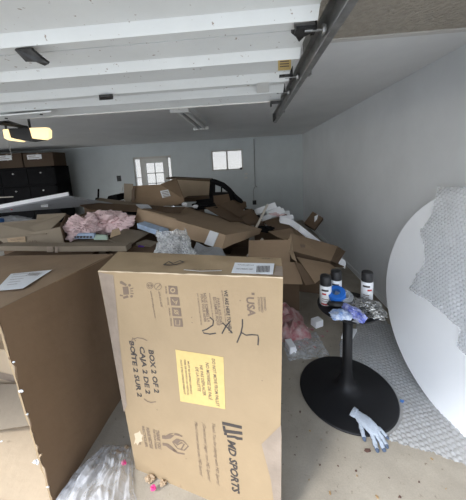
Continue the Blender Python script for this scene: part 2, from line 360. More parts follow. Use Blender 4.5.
# ceiling fluorescent fixture
fl = thing('strip_light', (-.9, 4.2, ZC), 'narrow fluorescent strip light on the smooth ceiling, unlit', 'ceiling light')
fa, fb, fc, fd = at(171, 109, z=ZC-.07), at(187, 108, z=ZC-.07), at(208, 127, z=ZC-.07), at(195, 128, z=ZC-.07)
mk('housing', plate([fa, fb, fc, fd], .07, V((0, 0, 1))), 'plate', fl)
def mixp(a, b, t): return a*(1-t)+b*t
for t in (.28, .72):
    mk('lamp_tube', tube([mixp(fa, fb, t)-V((0, -.03, .018)), mixp(fd, fc, t)-V((0, .03, .018))], .019, 10), 'tube', fl)
mk('reflector_ridge', plate([mixp(fa, fb, .45), mixp(fa, fb, .55), mixp(fd, fc, .55), mixp(fd, fc, .45)], -.012, V((0, 0, 1))), 'cord', fl)
e0 = mk('end_cap', join(plate([mixp(fa, fb, -.08), mixp(fa, fb, 1.08), mixp(fa, fb, 1.08)+V((0, .04, 0)), mixp(fa, fb, -.08)+V((0, .04, 0))], -.045, V((0, 0, 1)))), 'plate', fl)
mk('end_cap', join(plate([mixp(fd, fc, -.08), mixp(fd, fc, 1.08), mixp(fd, fc, 1.08)-V((0, .06, 0)), mixp(fd, fc, -.08)-V((0, .06, 0))], -.045, V((0, 0, 1)))), 'plate', fl)

# things on the back wall
tag(mk('conduit', join(tube([(.175, YB-.012, ZC), (.16, YB-.012, 1.15), (.17, YB-.012, 1.1), (.215, YB-.012, 1.06)], .010, 6), tube([(.17, YB-.012, 1.1), (.10, YB-.012, .98), (.107, YB-.012, .64)], .008, 6)), 'cord'), 'thin grey cable running down the back wall right of the window', 'cable')
def wallplate(px, py, w, h, mt, label, cat, slots):
    p = at(px, py, Y=YB-.006); t = thing(cat.replace(' ', '_'), (p.x, YB, p.z-h/2), label, cat)
    pl = mk('cover_plate', box(p.x-w/2, YB-.012, p.z-h/2, p.x+w/2, YB, p.z+h/2), mt, t)
    for k in range(slots):
        zz = p.z+(k-(slots-1)/2)*h*.45; mk('toggle' if mt != 'blackp' else 'socket', box(p.x-w*.12, YB-.018, zz-h*.09, p.x+w*.12, YB-.011, zz+h*.09), 'plate' if mt != 'blackp' else 'darksteel', t)
wallplate(119, 178.5, .13, .17, 'blackp', 'black wall outlet plate on the back wall left of the glazed door', 'wall outlet', 2)
wallplate(254.5, 202.5, .11, .13, 'blackp', 'black wall outlet at the foot of the grey cable', 'wall outlet', 2)
wallplate(246, 173.8, .09, .05, 'plate', 'small ivory switch plate on the back wall, upper of the pair right of the window', 'light switch', 1)
wallplate(246, 177.8, .09, .05, 'plate', 'small ivory switch plate on the back wall, lower of the pair right of the window', 'light switch', 1)

# ------------------------------------------------------------------ black storage rack with cartons at far left
Ys = 6.6
rk = thing('storage_cabinet', (-6.1, 6.9, 0), 'black storage shelving in the far left corner carrying cartons', 'shelving')
zt = at(30, 167, Y=Ys).z; xr = at(55, 180, Y=Ys).x
mk('side_panel', box(xr-.04, Ys, 0, xr, Ys+.6, zt), 'dark', rk)
mk('side_panel', box(-7.5, Ys, 0, -7.46, Ys+.6, zt), 'dark', rk)
mk('back_panel', box(-7.5, Ys+.58, 0, xr, Ys+.6, zt), 'dark', rk)
for z in (.1, .55, 1.0, 1.45, zt-.03): mk('shelf', box(-7.5, Ys, z, xr, Ys+.6, z+.03), 'dark', rk)
for i, (x0, x1) in enumerate(((-7.46, -6.72), (-6.70, -5.95), (-5.93, -5.1-.05))):
    for j, (z0, z1) in enumerate(((.14, .54), (.59, .99), (1.04, 1.44), (1.49, zt-.04))):
        dr = mk('door', box(x0, Ys+.01, z0, x1, Ys+.03, z1), 'dark', rk)
        mk('knob', lathe([(.012, 0), (.018, -.02), (.018, -.03), (.0, -.032)], ((x0+x1)/2, Ys+.01, (z0+z1)/2+.1), axis=(0, 1, 0), n=10), 'steel', dr)
mk('shelf_strip', box(-7.4, Ys-.005, 1.19, -6.45, Ys+.01, 1.215), 'wood', rk)
for i, (x0, x1, h, nm) in enumerate(((-7.45, -6.86, .37, 'leftmost'), (-6.82, -6.02, .385, 'middle'), (-5.98, -5.15, .36, 'rightmost'))):
    c = thing('storage_carton', ((x0+x1)/2, Ys+.2, zt), 'brown carton with a grey printed label, %s of three on the black shelving' % nm, 'box', 'cartons on the black shelving')
    mk('body', box(x0, Ys+.02, zt, x1, Ys+.5, zt+h), 'kraft_dd', c, bevel=.006)
    mk('tape', box(x0+(x1-x0)*.47, Ys+.014, zt+h*.5, x0+(x1-x0)*.53, Ys+.02, zt+h), 'md_tape', c)
    l = mk('shipping_label', box(x0+.12, Ys+.012, zt+h*.55, x0+.52, Ys+.019, zt+h*.88), 'paper', c)
    mk('print', join(box(x0+.16, Ys+.008, zt+h*.76, x0+.36, Ys+.012, zt+h*.80), box(x0+.16, Ys+.008, zt+h*.64, x0+.46, Ys+.012, zt+h*.67)), 'ink2', l)

# ------------------------------------------------------------------ the printed carton standing in front
def printed_carton():
    BL, BR = at(136, 469, z=0), at(279, 530, z=0)
    Tm = V((-.318, 1.10, 1.27)); n = (BR-BL).cross(Tm-BL).normalized()
    if n.dot(EYE-BL) < 0: n = -n
    O = BL
    TL, TR = onplane(98, 271, O, n), onplane(283, 277.5, O, n)
    zt = (TL.z+TR.z)/2
    KL, KR = at(118, 251.5, z=TL.z+.0), at(281, 258, z=TR.z+.0)
    dl = (KL+KR)/2-(TL+TR)/2; bk = V((-n.x, -n.y, 0)).normalized()*dl.length*.98
    L0, L1 = BL+V((dl.x, dl.y, 0)), BR+V((dl.x, dl.y, 0))
    c = thing('printed_carton', (BL+BR)/2, 'tall tan carton of sports goods with a yellow pallet sticker, standing on the concrete', 'box')
    # front face as a fine grid so it bulges and dents like board
    q = [TL, TR, BR, BL]; 
    def dent(u, v, p):
        e = min(u, 1-u, v, 1-v); k = min(1, e/.02)
        return n*(-.0006*abs(noise.noise(p*6)))*k
    fr = crumple_sheet(q, 60, 80, dent)
    tq = [KL, KR, TR, TL]
    tp = crumple_sheet(tq, 60, 14, lambda u, v, p: V((0, 0, 1))*(.008*noise.noise(p*9)*(math.sin(math.pi*u)*math.sin(math.pi*v))**.5))
    rest = ([BL, BR, L1, L0, TL, TR, KR, KL], [[0, 1, 2, 3], [1, 5, 6, 2], [3, 2, 6, 7], [0, 3, 7, 4]])
    mk('body', join(fr, tp, rest), 'md', c)
    ink = lambda nm, vf, mt='ink', par=c: mk(nm, vf, mt, par)
    # brown tape down the left edge, folded band at the lower right
    ink('edge_tape', poly_on([(98.5, 272), (113.5, 275), (116, 300), (120, 345), (127, 405), (124, 412), (104, 300)], O, n, .0012), 'md_tape')
    ink('edge_tape', poly_on([(281, 425), (281.5, 436), (281, 520), (277, 527), (271, 480), (261.5, 444)], O, n, .0012), 'md_tape')
    # top: label, tape, mark
    nt = V((0, 0, 1)); OT = V((0, 0, TL.z))
    nt = (KR-TL).cross(TR-TL).normalized(); nt = nt if nt.z > 0 else -nt; OT = TL
    lb = mk('shipping_label', poly_on([(235, 263.5), (274.5, 264.5), (273, 275.3), (231.5, 273.8)], OT, nt, .004, .001), 'paper', c)
    mk('barcode', join(*[poly_on([(257+i*1.35, 267), (257.7+i*1.35, 267), (257.2+i*1.35, 273.5), (256.5+i*1.35, 273.5)], OT, nt, .0062) for i in range(10)]), 'ink', lb)
    mk('label_text', join(text_on('RETURN SERVICE', OT, nt, (238, 266), (254, 266.5), 1.6, .0062), text_on('TRACKING NO', OT, nt, (236, 270), (253, 270.5), 2.2, .0062)), 'ink', lb)
    ink('tape', poly_on([(256, 275.6), (275, 276), (283, 277), (282.3, 267), (276, 266.5), (274, 275)], OT, nt, .0035), 'md_tape')
    ink('top_mark', stroke_on([(164, 266.2), (169, 262.8), (173, 265), (180, 262), (184, 263.5), (177, 265.8), (170, 266.6), (164, 266.2)], OT, nt, .012, .008))
    ink('top_print', join(text_on('0278 MD-2', OT, nt, (262, 259.6), (273, 260), 2.4, .007), text_on('KEEP DRY  THIS SIDE UP', OT, nt, (192, 270.5), (220, 271.5), 2, .007)), 'ink2')
    sc = mk('scuff', stroke_on([(184, 271), (200, 272.5), (222, 272)], OT, nt, .006, .0065), 'paper', c)
    ed = [mixp(TL, TR, i/60) for i in range(61)]
    mk('crushed_edge', (sum([[p_+n*.0016-V((0, 0, .001+.007*abs(noise.noise(p_*14)))), p_+n*.0005+V((0, 0, .0025+.003*noise.noise(p_*20)))] for p_ in ed], []), [[2*i, 2*i+1, 2*i+3, 2*i+2] for i in range(60)]), 'flap', c)
    # chair pictogram top left
    def pp(pts): return poly_on(pts, O, n, .0013)
    def sq(x, y): return (120+x*.1502, 265+y*.1502)
    P = lambda pts: [sq(*a) for a in pts]
    ink('table_pictogram', join(pp(P([(18, 145), (55, 142), (62, 195), (25, 198)])), pp(P([(0, 108), (12, 105), (45, 128), (42, 140), (0, 122)])), pp(P([(20, 212), (50, 200), (60, 215), (25, 225)])), pp(P([(0, 195), (20, 200), (22, 208), (0, 206)])),
        *[stroke_on([sq(*a), sq(*b)], O, n, .005) for a, b in (((68, 160), (90, 152)), ((70, 172), (88, 172)), ((70, 186), (92, 190)))],
        *[pp([(sq(x, y)[0]+1.4*math.cos(t*.785), sq(x, y)[1]+1.4*math.sin(t*.785)) for t in range(8)]) for x, y in ((65, 134), (78, 208))]), 'ink2')
    # two round icons and vertical addresses
    def ring(cx, cy, r, w=.0025):
        pts = [(cx+r*math.cos(t*math.pi/8), cy+r*math.sin(t*math.pi/8)) for t in range(17)]; return stroke_on(pts, O, n, w)
    ink('round_icon', join(ring(150, 285.5, 3.2), ring(150, 285.5, 1.8), stroke_on([(147.5, 285.5), (152.5, 285.5)], O, n, .0025)), 'ink2')
    ink('round_icon', join(ring(158, 286.5, 3.4), stroke_on([(156.5, 288.5), (160, 284.5)], O, n, .003)), 'ink2')
    ink('contact_text', join(text_on('www.themdsports.com', O, n, (151, 290.5), (155.5, 318), 1.7, flip=1), text_on('877-472-4296', O, n, (159, 291.5), (162, 307), 1.8)), 'ink2')
    # four handling icons
    for i, (x, y) in enumerate(((173, 290), (175, 301.2), (176.5, 311.8), (178, 322.3))):
        s = 4.7
        b = ink('handling_icon', pp([(x-s, y-s*.95), (x+s*.9, y-s*.85), (x+s*1.1, y+s*.95), (x-s*.8, y+s*.85)]), 'ink2')
        mk('icon_figure', join([(ring(x, y, 2, .006)), stroke_on([(x-2.6, y-2), (x, y+1), (x+2.6, y-1), (x+1, y+3)], O, n, .006), join(ring(x, y, 1.8, .005), stroke_on([(x-2.5, y-2.5), (x+2.5, y+2.5)], O, n, .006)), join(stroke_on([(x-2, y-2.5), (x-2, y+2.5), (x+2, y+2.5), (x+2, y-2.5)], O, n, .005))][i]), 'md', b).location = n*.0006
        ink('icon_caption', text_on('FRAGIL', O, n, (x-7.3, y-4), (x-6.3, y+4), 1.6), 'ink2')
    # help lines
    for s_, a, b, hh, mt in (('WE ARE HERE TO HELP!', (225.6, 290), (230.5, 333), 3.4, 'ink'), ('QUESTIONS OR PARTS CALL US', (222, 290), (226.5, 326), 1.2, 'ink2'),
        ('ESTAMOS AQUI', (214.5, 297), (218.5, 325), 3.2, 'ink2'), ('PARA AYUDAR', (218, 298), (221.5, 325), 2.6, 'ink2'), ('PREGUNTAS O PARTES', (209.5, 293), (213.5, 322), 1.2, 'ink2'),
        ('NOUS SOMMES LA', (204.5, 293), (209, 322), 3.2, 'ink2'), ('POUR VOUS AIDER', (201.5, 294), (205.5, 322), 2.4, 'ink2'), ('DES QUESTIONS OU DES PIECES', (197.5, 293), (201.5, 325), 1.1, 'ink2')):
        ink('printed_text', text_on(s_, O, n, a, b, hh), mt)
    ink('printed_text', text_on('USA', O, n, (250, 297), (252, 316.5), 7.2, bold=.035), 'ink2')
    ink('flag_mark', join(pp([(251.5, 292.5), (254.5, 292.7), (254.6, 295), (251.7, 294.8)])), 'ink2')
    ink('printed_text', join(text_on('DESIGNED', O, n, (264.5, 297), (265.5, 310.5), 1.8), text_on('ENGINEERED', O, n, (261.5, 297), (262.5, 312.5), 1.8), text_on('CONÇU AUX', O, n, (258.6, 297), (259.6, 311.5), 1.8)), 'ink2')
    # handwriting
    hw = .006
    ink('pen_scrawl', stroke_on([(210, 317), (213.5, 320.5), (213, 325), (207, 329), (202.5, 330.5), (204, 333), (210, 334), (216, 333)], O, n, hw))
    ink('pen_scrawl', join(stroke_on([(222, 333.5), (226, 326), (230.5, 321)], O, n, hw), stroke_on([(222.5, 322.5), (227, 327), (232.5, 333)], O, n, hw)))
    ink('pen_scrawl', join(stroke_on([(242.5, 319), (242.5, 326), (241, 333), (237, 342.5)], O, n, hw), stroke_on([(241, 332), (246, 335), (252, 334.5), (258, 335), (258.5, 339), (258, 345)], O, n, hw)))
    # BOX 2 OF 2
    ink('printed_text', join(text_on('BOX 2 OF 2', O, n, (151, 350), (157, 393), 5.2, bold=.03), text_on('CAJA 2 DE 2', O, n, (141.8, 346.5), (148.3, 394), 5.0, bold=.03), text_on('BOÎTE 2 SUR 2', O, n, (131.5, 341), (140, 397), 5.0, bold=.03)))
    for q_ in ([(147.5, 340.5), (143, 338.5), (137.5, 337.5), (133.5, 339)], [(156, 401.5), (151, 402.3), (147, 401), (144, 398.5)], [(130.5, 345), (133, 337.5), (136, 341)]): ink('bracket_stroke', stroke_on(q_, O, n, .005), 'ink2')
    # yellow sticker
    st = mk('pallet_sticker', poly_on([(175.5, 349.5), (223.5, 357), (225.5, 409), (180.5, 401)], O, n, .0008, .0006), 'yellow', c)
    for s_, a, b, hh in (('DO NOT MOVE FROM PALLET', (213.5, 358.5), (218, 406), 3.2), ('NO MOVERSE DE PALÉ', (207.3, 362.5), (210.7, 399.5), 3.2), ('NE PAS DÉPLACER', (201.2, 365), (204.8, 395.5), 3.0), ('DE LA PALETTE', (197, 367), (199.5, 391), 3.0),
        ('MUST BE SHIPPED UPRIGHT', (188.5, 361), (191.5, 394), 1.8), ('DEBE SER ENVIADO EN VERTICAL', (185, 359.5), (188.5, 395), 1.8), ('DOIT ETRE EXPEDIE DEBOUT', (181, 359.5), (185, 394), 1.8)):
        mk('sticker_text', text_on(s_, O, n, a, b, hh, .0022), 'ink2', st)
    # hands pictogram, crest text
    def s2(x, y): return (125+x*.1502, 405+y*.1502)
    S = lambda pts: [s2(*a) for a in pts]
    w = .007
    ink('hands_pictogram', join(pp(S([(248, 200), (270, 203), (298, 188), (328, 186), (300, 196), (330, 200), (305, 222), (270, 226), (248, 222)])), pp(S([(330, 186), (355, 190), (383, 204), (380, 212), (350, 203), (328, 198)])),
        pp(S([(250, 250), (285, 255), (310, 272), (345, 305), (330, 312), (290, 285), (275, 272), (252, 268)])), pp(S([(318, 285), (350, 312), (398, 320), (397, 330), (345, 320), (318, 300)])),
        stroke_on(S([(318, 245), (345, 226), (390, 238), (422, 272), (395, 300), (350, 288), (318, 245)]), O, n, w), stroke_on(S([(345, 265), (378, 250), (395, 258), (372, 298)]), O, n, w), pp(S([(322, 246), (345, 230), (372, 236), (345, 262)]))), 'ink2')
    ink('printed_text', text_on('THANK YOU', O, n, s2(215, 165), s2(232, 290), 3.6, bold=.03), 'ink2'); ink('printed_text', text_on('FOR YOUR ORDER', O, n, s2(192, 160), s2(208, 292), 2, bold=.02), 'ink2')
    ink('printed_text', text_on('PLEASE RECYCLE', O, n, s2(150, 150), s2(178, 288), 3.2, bold=.03), 'ink2'); ink('printed_text', text_on('RECYCLER', O, n, s2(120, 140), s2(145, 280), 2.6), 'ink2')
    ink('torn_patch', pp(S([(62, 190), (90, 180), (100, 168), (108, 192), (122, 200), (112, 222), (118, 240), (96, 246), (85, 268), (74, 250), (60, 262), (70, 225)])), 'flap')
    ink('torn_print', text_on('SPORTS', O, n, s2(80, 188), s2(98, 262), 3), 'ink2')
    # slogan lines and logo
    for s_, a, b in (('Thank You for playing with MD Sports!', (213.5, 422.5), (218.5, 484)), ('¡Gracias por jugar con MD Sports!', (204, 423), (209.5, 480)), ('Merci d avoir joué avec MD Sports!', (196, 421.5), (201.5, 475))):
        ink('slogan_text', text_on(s_, O, n, a, b, 2.9, bold=0, shear=.35), 'ink2')
    def l2(x, y): return (190+x*.1802, 400+y*.18)
    Lq = lambda pts: [l2(*a) for a in pts]
    ink('logo', join(pp(Lq([(178, 118), (288, 143), (288, 160), (180, 136)])), pp(Lq([(180, 140), (195, 144), (198, 163), (290, 175), (292, 193), (195, 180), (186, 172)])), pp(Lq([(205, 193), (250, 198), (268, 205), (292, 208), (292, 222), (262, 220), (246, 210), (205, 207)])), pp(Lq([(188, 178), (205, 182), (206, 196), (190, 193)]))))
    ink('logo_text', text_on('MD SPORTS', O, n, (231.5, 440.5), (236, 492), 6.6, bold=.035, shear=.15))
    ink('flute_mark', join(*[stroke_on([(x, y), (x+.4, y+1)], O, n, .004) for x, y in ((191.5, 316.8), (192, 322), (186, 458), (157, 409), (262, 380), (240, 300))]), 'ink2')
    return c, O, n
printed_carton()

# ------------------------------------------------------------------ generic cartons
def frame_of(A, B, D):
    u = (B-A); lu = u.length; u = u/lu; v = (D-A); v = v-u*v.dot(u); lv = v.length; v = v/lv
    return u, v, u.cross(v), lu, lv
def obox(A, B, D, t):
    """box with the face A-B / A-D squared up, extruded by t along u x v"""
    u, v, w, lu, lv = frame_of(A, B, D)
    P = lambda a, b, c: A+u*(a*lu)+v*(b*lv)+w*(c*t)
    return P
def warp(vf, amp, f=6, seed=0):
    s = V((seed, seed*2, 0)); return [v+V((noise.noise(v*f+s), noise.noise(v*f+s+V((9, 0, 0))), noise.noise(v*f+s+V((0, 9, 0)))))*amp for v in vf[0]], vf[1]
def grid_box(P, k=10, amp=.006, seed=0):
    faces = [((0,0,0),(1,0,0),(1,1,0),(0,1,0)), ((0,0,1),(0,1,1),(1,1,1),(1,0,1)), ((0,0,0),(0,0,1),(1,0,1),(1,0,0)), ((1,0,0),(1,0,1),(1,1,1),(1,1,0)), ((1,1,0),(1,1,1),(0,1,1),(0,1,0)), ((0,1,0),(0,1,1),(0,0,1),(0,0,0))]
    parts = [crumple_sheet([P(*c) for c in f], k, k, lambda u, v, p: V((0, 0, 0))) for f in faces]
    return warp(join(*parts), amp, 5, seed)
def closed_carton(name, label, A, B, D, t, mt='kraft', tape=True, cat='box', group=None, amp=.008, seed=1, stickers=()):
    P = obox(A, B, D, t); c0 = P(.5, .5, .5); zl = min(P(a, b, c).z for a in (0, 1) for b in (0, 1) for c in (0, 1))
    c = thing(name, (c0.x, c0.y, zl), label, cat, group)
    mk('body', grid_box(P, 8, amp, seed), mt, c)
    if tape:
        e = -.003/abs(t)*1; w = .03/(D-A).length
        mk('tape', warp(crumple_sheet([P(0, .5-w, e), P(1, .5-w, e), P(1, .5+w, e), P(0, .5+w, e)], 8, 1, lambda u, v, p: V((0, 0, 0))), amp, 5, seed), 'md_tape', c)
    for nm, q, smt in stickers: mk(nm, warp(plate([P(*a) for a in q], .0015), 0), smt, c)
    return c, P
def open_carton(name, label, P0, size, rz, mt='kraft', cat='box', flaps=(110, 110, 110, 110), tilt=(0, 0), th=.006, group=None, flap_len=None, inner=None):
    """open-topped carton: base centre P0, size (x,y,z), flap opening angles from upright for -x,+x,-y,+y (None = missing)"""
    sx, sy_, sz = size; R3 = Matrix.Rotation(rz, 3, 'Z') @ Matrix.Rotation(tilt[0], 3, 'X') @ Matrix.Rotation(tilt[1], 3, 'Y')
    W = lambda x, y, z: V(P0)+R3 @ V((x, y, z))
    c = thing(name, P0, label, cat, group); a, b = sx/2, sy_/2
    def bx(x0, y0, z0, x1, y1, z1): return hexa([W(*q) for q in [(x0,y0,z0),(x1,y0,z0),(x1,y1,z0),(x0,y1,z0),(x0,y0,z1),(x1,y0,z1),(x1,y1,z1),(x0,y1,z1)]])
    mk('body', warp(join(bx(-a, -b, 0, a, b, th), bx(-a, -b, 0, -a+th, b, sz), bx(a-th, -b, 0, a, b, sz), bx(-a, -b, 0, a, -b+th, sz), bx(-a, b-th, 0, a, b, sz)), .006, 5), mt, c)
    fl = flap_len or min(sx, sy_)*.48
    for k, ang in enumerate(flaps):
        if ang is None: continue
        t = math.radians(ang); dz, do = math.cos(t)*fl, math.sin(t)*fl
        if k == 0: q = [W(-a, -b, sz), W(-a, b, sz), W(-a-do, b*.97, sz+dz), W(-a-do, -b*.97, sz+dz)]
        if k == 1: q = [W(a, -b, sz), W(a, b, sz), W(a+do, b*.97, sz+dz), W(a+do, -b*.97, sz+dz)]
        if k == 2: q = [W(-a, -b, sz), W(a, -b, sz), W(a*.97, -b-do, sz+dz), W(-a*.97, -b-do, sz+dz)]
        if k == 3: q = [W(-a, b, sz), W(a, b, sz), W(a*.97, b+do, sz+dz), W(-a*.97, b+do, sz+dz)]
        mk('flap', plate(q, th*.8), mt, c)
    return c, W
def board(name, label, pts, mt='kraft', t=.006, cat='cardboard sheet', creases=0, amp=.008, group=None):
    """loose flat board: polygon given as (px,py,Y)"""
    P = [at(a, b, Y=Y) for a, b, Y in pts]
    if len(P) == 4:
        g = crumple_sheet(P, 10, 10, lambda u, v, p: V((0, 0, 0))); g = warp(g, amp, 4, len(label))
        o = mk(name, g, mt); s = o.modifiers.new('board', 'SOLIDIFY'); s.thickness = t; s.offset = 0
    else: o = mk(name, plate(P, t), mt)
    return tag(o, label, cat, group)

# ---- big brown carton, open toward the door, at left
bz = 1.145
bc = thing('large_carton', (-1.7, 1.4, 0), 'large dark brown carton at left, its front torn open, shipping label on top', 'box')
fT, bT = at(-3, 310, z=1.2), at(113, 254, z=1.12)
fB, bB = at(55, 506, z=0), at(121.5, 398, z=0)
XB = -2.45
e = V((1, 0, 0))
rg = crumple_sheet([fT, bT, bB, fB], 40, 40, lambda u, v, p: V((.004*noise.noise(p*5), (.010*noise.noise(p*18)-.006*noise.noise(p*45))*(1 if u < .01 else 0), 0)))
so_ = lambda o, t=.007: setattr(o.modifiers.new('board', 'SOLIDIFY'), 'thickness', t)
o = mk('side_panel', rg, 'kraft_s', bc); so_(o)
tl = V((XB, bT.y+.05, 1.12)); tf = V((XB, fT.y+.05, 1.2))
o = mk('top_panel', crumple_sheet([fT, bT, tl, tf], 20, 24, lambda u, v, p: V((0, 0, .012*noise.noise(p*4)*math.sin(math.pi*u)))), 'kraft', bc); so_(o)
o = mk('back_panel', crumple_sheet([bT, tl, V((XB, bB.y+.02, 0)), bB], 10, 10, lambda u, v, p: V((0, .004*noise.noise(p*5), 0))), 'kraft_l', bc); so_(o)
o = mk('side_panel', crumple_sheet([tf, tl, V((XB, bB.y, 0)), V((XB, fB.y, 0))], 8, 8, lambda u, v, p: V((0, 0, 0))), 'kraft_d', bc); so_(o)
o = mk('bottom_panel', plate([fB+V((-.01, 0, .004)), bB+V((-.01, -.01, .004)), V((XB, bB.y, .004)), V((XB, fB.y, .004))], .006), 'flap', bc)
nT = (bT-fT).cross(tl-fT).normalized(); nT = nT if nT.z > 0 else -nT
OT_ = fT+nT*.012
lb = mk('shipping_label', poly_on([(11, 274), (52, 270), (23, 288.5), (-5, 291)], OT_, nT, 0, .0015), 'paper', bc)
mk('label_text', join(*[stroke_on([(13+i*1.5-i*3, 275+i*2.6), (30-i*3.2, 273.4+i*2.7)], OT_, nT, .005, .0026) for i in range(5)]), 'ink2', lb)
mk('barcode', join(*[poly_on([(33+i*1.5-2, 273+0), (33.6+i*1.5-2, 273), (28.6+i*1.5-2, 276), (28+i*1.5-2, 276)], OT_, nT, .0026) for i in range(8)]), 'ink2', lb)
# creased white torn edge fibres at the opening
for k, (px, py, s_) in enumerate(((21, 391, .010), (27, 414, .008), (36, 462, .022), (40, 455, .012), (48, 487, .008), (14, 362, .006))):
    h = 1.2*(1-(py-310)/196); yy = fT.y+(fB.y-fT.y)*(py-310)/196
    P_ = at(px, py, Y=yy-.01); mk('torn_fibre', wad(P_, (s_, s_*.5, s_*.6), k+3, 2, .7), 'paper' if k != 3 else 'kraft_l', bc)
ey = [fT.lerp(fB, t) for t in [i/30 for i in range(31)]]
mk('torn_edge', (sum([[p+V((-.012-.010*noise.noise(p*30), -.004, 0)), p+V((.001, -.006, 0))] for p in ey], []), [[2*i, 2*i+1, 2*i+3, 2*i+2] for i in range(30)]), 'md', bc)
# flaps folded out on the floor
o = mk('bottom_flap', warp(crumple_sheet([V((-2.4, 1.04, .012)), V((-1.13, 1.04, .012)), V((-1.12, .62, .03)), V((-2.4, .60, .02))], 20, 12, lambda u, v, p: V((0, 0, .01*noise.noise(p*5)))), 0), 'flap', bc); so_(o, .006)
# what lies inside it
c_, P = closed_carton('small_carton', 'pale carton lying inside the torn open brown carton at left', at(-30, 342, Y=1.72), at(13, 352, Y=1.66), at(-30, 392, Y=1.72), .10, 'flap', seed=5)
tag(board('loose_board', 'pale crumpled board lying on the bottom of the torn open carton', [(-25, 384, 1.64), (22, 384, 1.60), (33, 425, 1.36), (-40, 436, 1.36)], 'kraft_g', amp=.003), None)
for k, (px, py, s_) in enumerate(((2, 388, .016), (5, 417, .010), (2, 441, .008))):
    tag(mk('paper_scrap', wad(at(px, py, z=.04), (s_, s_*.7, s_*.6), k+11, 3, .6), 'paper'), 'white torn paper scrap inside the open brown carton, %s' % ('nearest the pale carton', 'in the middle of the board', 'nearest the torn front')[k], 'paper scrap', 'white scraps inside the open carton')

# ------------------------------------------------------------------ the heap (from near to far)
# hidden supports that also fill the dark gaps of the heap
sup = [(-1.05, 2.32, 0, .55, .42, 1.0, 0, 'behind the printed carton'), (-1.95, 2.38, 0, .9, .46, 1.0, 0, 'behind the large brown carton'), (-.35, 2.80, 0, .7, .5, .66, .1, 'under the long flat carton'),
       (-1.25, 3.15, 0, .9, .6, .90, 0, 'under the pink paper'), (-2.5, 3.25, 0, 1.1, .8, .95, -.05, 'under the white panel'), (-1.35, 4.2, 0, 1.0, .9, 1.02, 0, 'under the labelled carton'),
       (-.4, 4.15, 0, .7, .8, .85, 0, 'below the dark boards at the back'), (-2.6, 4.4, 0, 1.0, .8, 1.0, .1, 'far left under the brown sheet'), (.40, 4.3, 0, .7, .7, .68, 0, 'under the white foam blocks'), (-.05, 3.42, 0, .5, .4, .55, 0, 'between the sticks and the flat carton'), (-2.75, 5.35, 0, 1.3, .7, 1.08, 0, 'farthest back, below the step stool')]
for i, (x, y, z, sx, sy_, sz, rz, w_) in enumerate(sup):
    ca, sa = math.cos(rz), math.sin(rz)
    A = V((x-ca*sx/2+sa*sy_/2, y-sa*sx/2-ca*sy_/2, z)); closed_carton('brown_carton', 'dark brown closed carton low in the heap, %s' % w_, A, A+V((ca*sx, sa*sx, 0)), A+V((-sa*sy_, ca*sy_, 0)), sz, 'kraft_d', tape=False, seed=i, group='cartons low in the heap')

# long pale board edge across the front of the heap at left
P = [at(-4, 245.5, Y=2.12), at(54, 246.2, Y=2.10)]
def beam(name, label, a, b, h, dpt, mt='kraft_l'):
    c = thing(name, (a+b)/2, label, 'box'); u = (b-a).normalized(); dv = V((-u.y, u.x, 0)).normalized()*dpt
    mk('body', hexa([a-V((0, 0, h)), b-V((0, 0, h)), b-V((0, 0, h))+dv, a-V((0, 0, h))+dv, a, b, b+dv, a+dv]), mt, c, bevel=.004); return c, u, dv
c, u, dv = beam('long_narrow_carton', 'long narrow tan carton lying across the heap, left of the two end to end', at(-6, 246, Y=2.10), at(53.5, 246.5, Y=2.10), .045, .12, 'kraft_g')
mk('tape', plate([at(47, 246.5, Y=2.097), at(53, 246.5, Y=2.097), at(53, 252, Y=2.097), at(47, 252, Y=2.097)], -.002, V((0, 1, 0))), 'md_tape', c)
c, u, dv = beam('long_narrow_carton', 'long narrow tan carton lying across the heap below the pink paper', at(54.5, 246.5, Y=2.09), at(126, 246, Y=2.13), .05, .12, 'kraft_g')
mk('tape', plate([at(55, 246.8, Y=2.086), at(58, 246.8, Y=2.086), at(58, 252.5, Y=2.086), at(55, 252.5, Y=2.086)], -.002, V((0, 1, 0))), 'md_tape', c)

# B: open printed carton at left
c = thing('printed_tray_carton', at(35, 247, Y=2.5), 'grey brown open carton with printed front, tilted on the heap at far left', 'box')
q = lambda a, b, Y: at(a, b, Y=Y)
o = mk('front_panel', plate([q(-3, 238, 2.42), q(8, 246.5, 2.40), q(64, 243, 2.40), q(60, 227, 2.42), q(5, 238, 2.42)], .006, V((0, 1, 0))), 'kraft_g', c)
o = mk('flap', plate([q(-5, 223, 2.55), q(50, 218.5, 2.62), q(66, 214, 2.62), q(46, 234, 2.40), q(-5, 239, 2.40)], .006, V((0, .3, -1)).normalized()), 'kraft_g', c)
o = mk('side_panel', plate([q(60, 226, 2.42), q(66, 214, 2.62), q(70, 216, 2.80), q(68, 242, 2.70), q(64, 243, 2.41)], .006, V((1, 0, 0))), 'kraft_d', c)
o = mk('flap', plate([q(37, 214.5, 2.75), q(66, 213, 2.72), q(55, 220, 2.66), q(36, 221, 2.70)], .006, V((0, .5, -1)).normalized()), 'kraft_g', c)
mk('bottom_panel', plate([q(-3, 246, 2.43), q(63, 243.5, 2.43), q(67, 236, 2.85), q(0, 238, 2.85)], -.006, V((0, 0, 1))), 'kraft_d', c)
mk('back_panel', plate([q(-3, 226, 2.85), q(67, 222, 2.85), q(67, 236, 2.85), q(-3, 238, 2.85)], .006, V((0, 1, 0))), 'kraft_d', c)
nF = V((0, -1, 0)); OF = q(30, 243, 2.398)
pf = mk('print_panel', plate([q(7, 238.5, 2.396), q(25, 236.5, 2.396), q(26, 244.5, 2.396), q(10, 246.3, 2.396)], -.001, V((0, 1, 0))), 'kraft_l', c)
